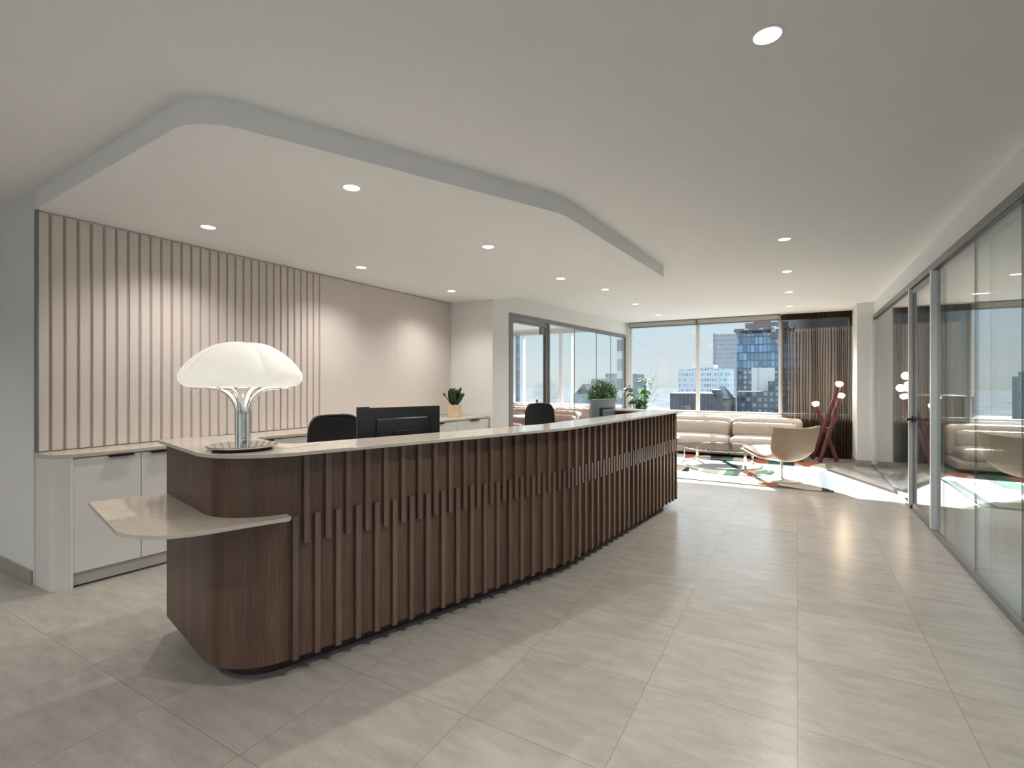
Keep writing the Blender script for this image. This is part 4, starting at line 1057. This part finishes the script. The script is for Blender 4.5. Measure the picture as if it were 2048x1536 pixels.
for k, (x, lab) in enumerate(((-5.62, 'dark red jar on the office window sill, left of its pair'), (-5.36, 'dark red jar on the office window sill, right of its pair'))):
    t = thing('jar', lab, 'jar', (x, YF - 0.028, 0.85), group='dark red jars on the office sill')
    b = bmn(); lathe(b, [(0, 0), (0.022, 0), (0.03, 0.02), (0.03, 0.10), (0.022, 0.125), (0.018, 0.125), (0.018, 0.10), (0, 0.095)], 24); obj('body', b, M['redclay'], t, smooth=40)
    b = bmn(); lathe(b, [(0, 0.124), (0.020, 0.126), (0.016, 0.14), (0, 0.145)], 20); obj('lid', b, M['redclay'], t, smooth=40)

# ================================================================== CITY OUTSIDE
GZ = -62.0
b = bmn(); box(b, -2600, 1800, 24, 5200, GZ - 1, GZ)
M['ground'] = mat('pale_city_ground', (0.085, 0.09, 0.095), 1.0, var=0.3, vscale=0.02, detail=8, spec=0.0)
M['river'] = mat('pale_river_water', (0.40, 0.46, 0.50), 0.12, var=0.05, vscale=0.01)
struct('ground_city', b, M['ground'], 'pale hazy city ground far below the window', 'ground')
b = bmn(); box(b, -2600, 1800, 620, 1250, GZ, GZ + 0.3)
struct('water_river', b, M['river'], 'pale river crossing the city far away', 'river')

cY, sY = math.cos(0.5197), math.sin(0.5197)
def xat(px, Y):      # plan x of an image column at distance Y
    l = (px - 1024) / 998.0; return Y * (l * cY - sY) / (l * sY + cY)
def zat(px, py, Y):
    l = (px - 1024) / 998.0; return 1.41 + (764 - py) / 998.0 * Y / (l * sY + cY)
def tower(name, label, x0, x1, y0, y1, z1, m, cap=None, capm=None):
    t = thing(name, label, 'building', ((x0 + x1) / 2, (y0 + y1) / 2, GZ))
    b = bmn(); box(b, x0, x1, y0, y1, GZ, z1); obj('facade', b, m, t, world=True)
    if cap:
        for (a, c, d, e, f, g) in cap:
            b = bmn(); box(b, a, c, d, e, f, g); obj('roof_block', b, capm or m, t, world=True)
    return t
F_gray = facade_mat('grey_banded_facade', (0.21, 0.22, 0.24), (0.155, 0.17, 0.195), 1.2, 2.9, 0.8, 0.45, 0.45, pvar=0.15)
F_blue = facade_mat('blue_glass_facade', (0.075, 0.075, 0.085), (0.115, 0.215, 0.32), 1.5, 3.3, 0.84, 0.86, 0.15, pvar=0.45)
F_navy = facade_mat('dark_speckled_reflection', (0.06, 0.075, 0.095), (0.11, 0.145, 0.18), 1.7, 1.9, 0.6, 0.6, 0.3, pvar=0.9)  # tones of the reflection in the blue tower, lightened for haze
F_brick = facade_mat('brown_penthouse', (0.115, 0.095, 0.095), (0.30, 0.42, 0.52), 5.5, 6.0, 0.3, 0.35, 0.3)
F_white = facade_mat('pale_grid_facade', (0.46, 0.485, 0.50), (0.27, 0.31, 0.35), 1.3, 2.9, 0.55, 0.5, 0.4)
F_dark = facade_mat('dark_ribbed_facade', (0.085, 0.09, 0.10), (0.055, 0.06, 0.07), 1.1, 60.0, 0.5, 1.0, 0.5, pvar=0.15)
F_tan = facade_mat('brown_stone_facade', (0.17, 0.155, 0.145), (0.08, 0.08, 0.085), 1.6, 3.0, 0.45, 0.5, 0.5)
F_slate = facade_mat('slate_tower_facade', (0.16, 0.185, 0.215), (0.09, 0.11, 0.135), 2.2, 3.1, 0.6, 0.6, 0.4)
F_green = facade_mat('green_grey_facade', (0.19, 0.235, 0.235), (0.10, 0.135, 0.14), 2.0, 3.1, 0.7, 0.6, 0.4)
roofm = mat('grey_roof', (0.085, 0.09, 0.10), 0.9, var=0.1, vscale=0.5, spec=0.0)
strip = facade_mat('white_window_strip', (0.30, 0.31, 0.32), (0.74, 0.72, 0.66), 40.0, 2.9, 1.0, 0.82, 0.5, pvar=0.02)
# grey banded office tower
Y = 350.0
tower('office_tower', 'grey office tower with thin horizontal bands behind the blue tower', xat(1426.6, Y), xat(1480, Y), Y, Y + 30, zat(1450, 668, Y), F_gray, [(xat(1426.6, Y), xat(1430, Y), Y - 0.4, Y + 29, GZ, zat(1428, 667, Y))], F_slate)
# blue glass tower
Y = 230.0
bx0, bx1 = xat(1473.4, Y), xat(1740, Y)
tower('residential_tower', 'tall blue glass residential tower with a canopy roof', bx0, bx1, Y, Y + 34, zat(1480, 668, Y), F_blue,
      [(xat(1489, Y), xat(1576, Y), Y + 3, Y + 30, zat(1480, 668, Y), zat(1495, 645, Y)), (xat(1505, Y), xat(1539, Y), Y + 5, Y + 25, zat(1495, 644, Y), zat(1520, 636.5, Y)),
       (xat(1466.5, Y), xat(1590, Y), Y - 1.5, Y + 30, zat(1470, 662.5, Y), zat(1470, 659, Y)), (xat(1541, Y), xat(1576, Y), Y - 0.6, Y + 30, zat(1560, 676, Y), zat(1560, 645.5, Y))], F_brick)
Y = 205.0  # dark reflection in the blue tower's glass, built as a solid block
tower('dark_reflection_block', 'dark blue speckled reflection in the blue glass tower, built as a lower block', xat(1474, Y), xat(1600, Y), Y, Y + 18, zat(1510, 742, Y), F_navy, [(xat(1512, Y), xat(1600, Y), Y + 2, Y + 16, zat(1510, 742, Y), zat(1515, 733, Y))], F_navy)
Y = 195.0  # bright reflection in the blue tower's glass, built as a pale solid block
tower('pale_reflection_block', 'pale reflection in the blue glass tower, built as a slab fronted block', xat(1503, Y), xat(1548, Y), Y, Y + 7, zat(1520, 735.5, Y), facade_mat('pale_slab_reflection', (0.46, 0.47, 0.47), (0.36, 0.38, 0.40), 5.2, 60, 0.12, 1.0, 0.5, pvar=0.1))
Y = 185.0  # lower part of the dark reflection, also built as a solid block
tower('stepped_reflection_block', 'dark stepped reflection in the blue glass tower, built as a block below the pale one', xat(1474, Y), xat(1600, Y), Y, Y + 8, zat(1520, 783, Y), F_navy, [(xat(1536, Y), xat(1600, Y), Y, Y + 8, zat(1520, 783, Y), zat(1540, 762, Y))], F_navy)
# pale grid building
Y = 280.0
tower('office_block', 'pale grey grid fronted office block in the middle of the view', xat(1356, Y), xat(1457.5, Y), Y, Y + 25, zat(1400, 738, Y), F_white,
      [(xat(1383, Y), xat(1426, Y), Y + 4, Y + 20, zat(1400, 738, Y), zat(1405, 729, Y)), (xat(1439.8, Y), xat(1451, Y), Y - 0.3, Y, zat(1445, 793, Y), zat(1445, 744, Y))], F_white)
Y = 150.0
tower('dark_block', 'low dark ribbed block close below the window', xat(1340, Y), xat(1425.5, Y), Y, Y + 22, zat(1380, 786.5, Y), F_dark, [(xat(1420, Y), xat(1432, Y), Y + 3, Y + 12, zat(1420, 792, Y), zat(1425, 780, Y))], F_dark)
Y = 178.0
t = tower('stone_block', 'brown stone block with pyramid roof beside the dark block', xat(1427, Y) + 2.0, xat(1457, Y), Y, Y + 22, zat(1440, 797, Y), F_tan)
b = bmn(); xa, xb, zr = xat(1424, Y), xat(1459, Y), zat(1440, 797, Y)
q = [b.verts.new(p) for p in ((xa, Y - 0.5, zr), (xb, Y - 0.5, zr), (xb, Y + 14.5, zr), (xa, Y + 14.5, zr), ((xa + xb) / 2 - 1.0, Y + 7, zr + 4.0), ((xa + xb) / 2 + 0.4, Y + 7, zr + 4.0))]
for f in ((0, 1, 5, 4), (1, 2, 5), (2, 3, 4, 5), (3, 0, 4), (3, 2, 1, 0)): b.faces.new([q[i] for i in f])
obj('roof', b, roofm, t, world=True)
# left edge tower seen behind the plant
Y = 210.0
tower('apartment_tower', 'slate grey apartment tower behind the tall potted plant', xat(1238, Y), xat(1286, Y), Y, Y + 5, zat(1270, 756, Y), F_slate, [(xat(1262, Y), xat(1277, Y), Y + 1, Y + 4, zat(1270, 756, Y), zat(1270, 752, Y))], F_slate)
# seen through the office
Y = 150.0
tower('office_block', 'green grey block rising behind the round potted tree', xat(1211, Y), xat(1243, Y), Y, Y + 26, zat(1225, 747, Y), F_green, [(xat(1180, Y), xat(1212, Y), Y + 1, Y + 25, GZ, zat(1190, 757, Y)), (xat(1202, Y), xat(1210, Y), Y + 4, Y + 12, zat(1200, 757, Y), zat(1205, 750, Y))], F_green)
Y = 95.0
t = tower('gabled_block', 'dark gabled block left of the round potted tree', xat(1144, Y), xat(1183, Y), Y, Y + 20, zat(1160, 788, Y), F_green)
b = bmn(); xa, xb, zr, zp = xat(1149, Y), xat(1183, Y), zat(1160, 788, Y), zat(1165, 768, Y)
prism(b, [(0, 0), (1, 0), (1, 1), (0, 1)], 0, 1); bmesh.ops.delete(b, geom=b.verts[:], context='VERTS')
q = [b.verts.new(p) for p in ((xa, Y, zr), (xb, Y, zr), (xb, Y + 20, zr), (xa, Y + 20, zr), ((xa + xb) / 2, Y, zp), ((xa + xb) / 2, Y + 20, zp))]
for f in ((0, 1, 4), (1, 2, 5, 4), (2, 3, 5), (3, 0, 4, 5), (3, 2, 1, 0)): b.faces.new([q[i] for i in f])
obj('roof', b, roofm, t, world=True)
Y = 60.0
tower('striped_tower', 'striped blue tower at the right edge of the office glass', xat(1234, Y), xat(1248, Y), Y, Y + 1, zat(1247, 640, Y), facade_mat('striped_facade', (0.42, 0.45, 0.48), (0.12, 0.17, 0.22), 30.0, 2.4, 1.0, 0.6, 0.2))
Y = 70.0
tower('glass_tower', 'dark blue tower at the left edge of the office window', xat(1008, Y), xat(1022, Y), Y, Y + 3, zat(1020, 640, Y), facade_mat('deep_blue_facade', (0.10, 0.14, 0.19), (0.06, 0.10, 0.15), 1.2, 2.2, 0.7, 0.7, 0.2))
# low city scatter, one building per block of a street grid
rnd = random.Random(9)
for r_ in range(5):
    for c_ in range(14):
        Y = 250 + 62 * r_ + rnd.uniform(0, 8); x = -330 + 45 * c_ + 30 * (r_ % 2) + rnd.uniform(-3, 3)
        if x > -0.235 * Y - 22 or x < -0.95 * Y or rnd.random() < 0.25: continue
        w, h = rnd.uniform(16, 34), rnd.uniform(6, 24)
        b = bmn(); box(b, x - w / 2, x + w / 2, Y, Y + w * 0.9, GZ, GZ + h); box(b, x - w / 5, x + w / 6, Y + 3, Y + w * 0.4, GZ + h, GZ + h + 2.5)
        o = obj('distant_building', b, (F_white, F_slate, F_gray)[(r_ + c_) % 3], None)
        tag(o, 'small pale building in the distant hazy low rise city', 'building', 'distant low rise buildings')
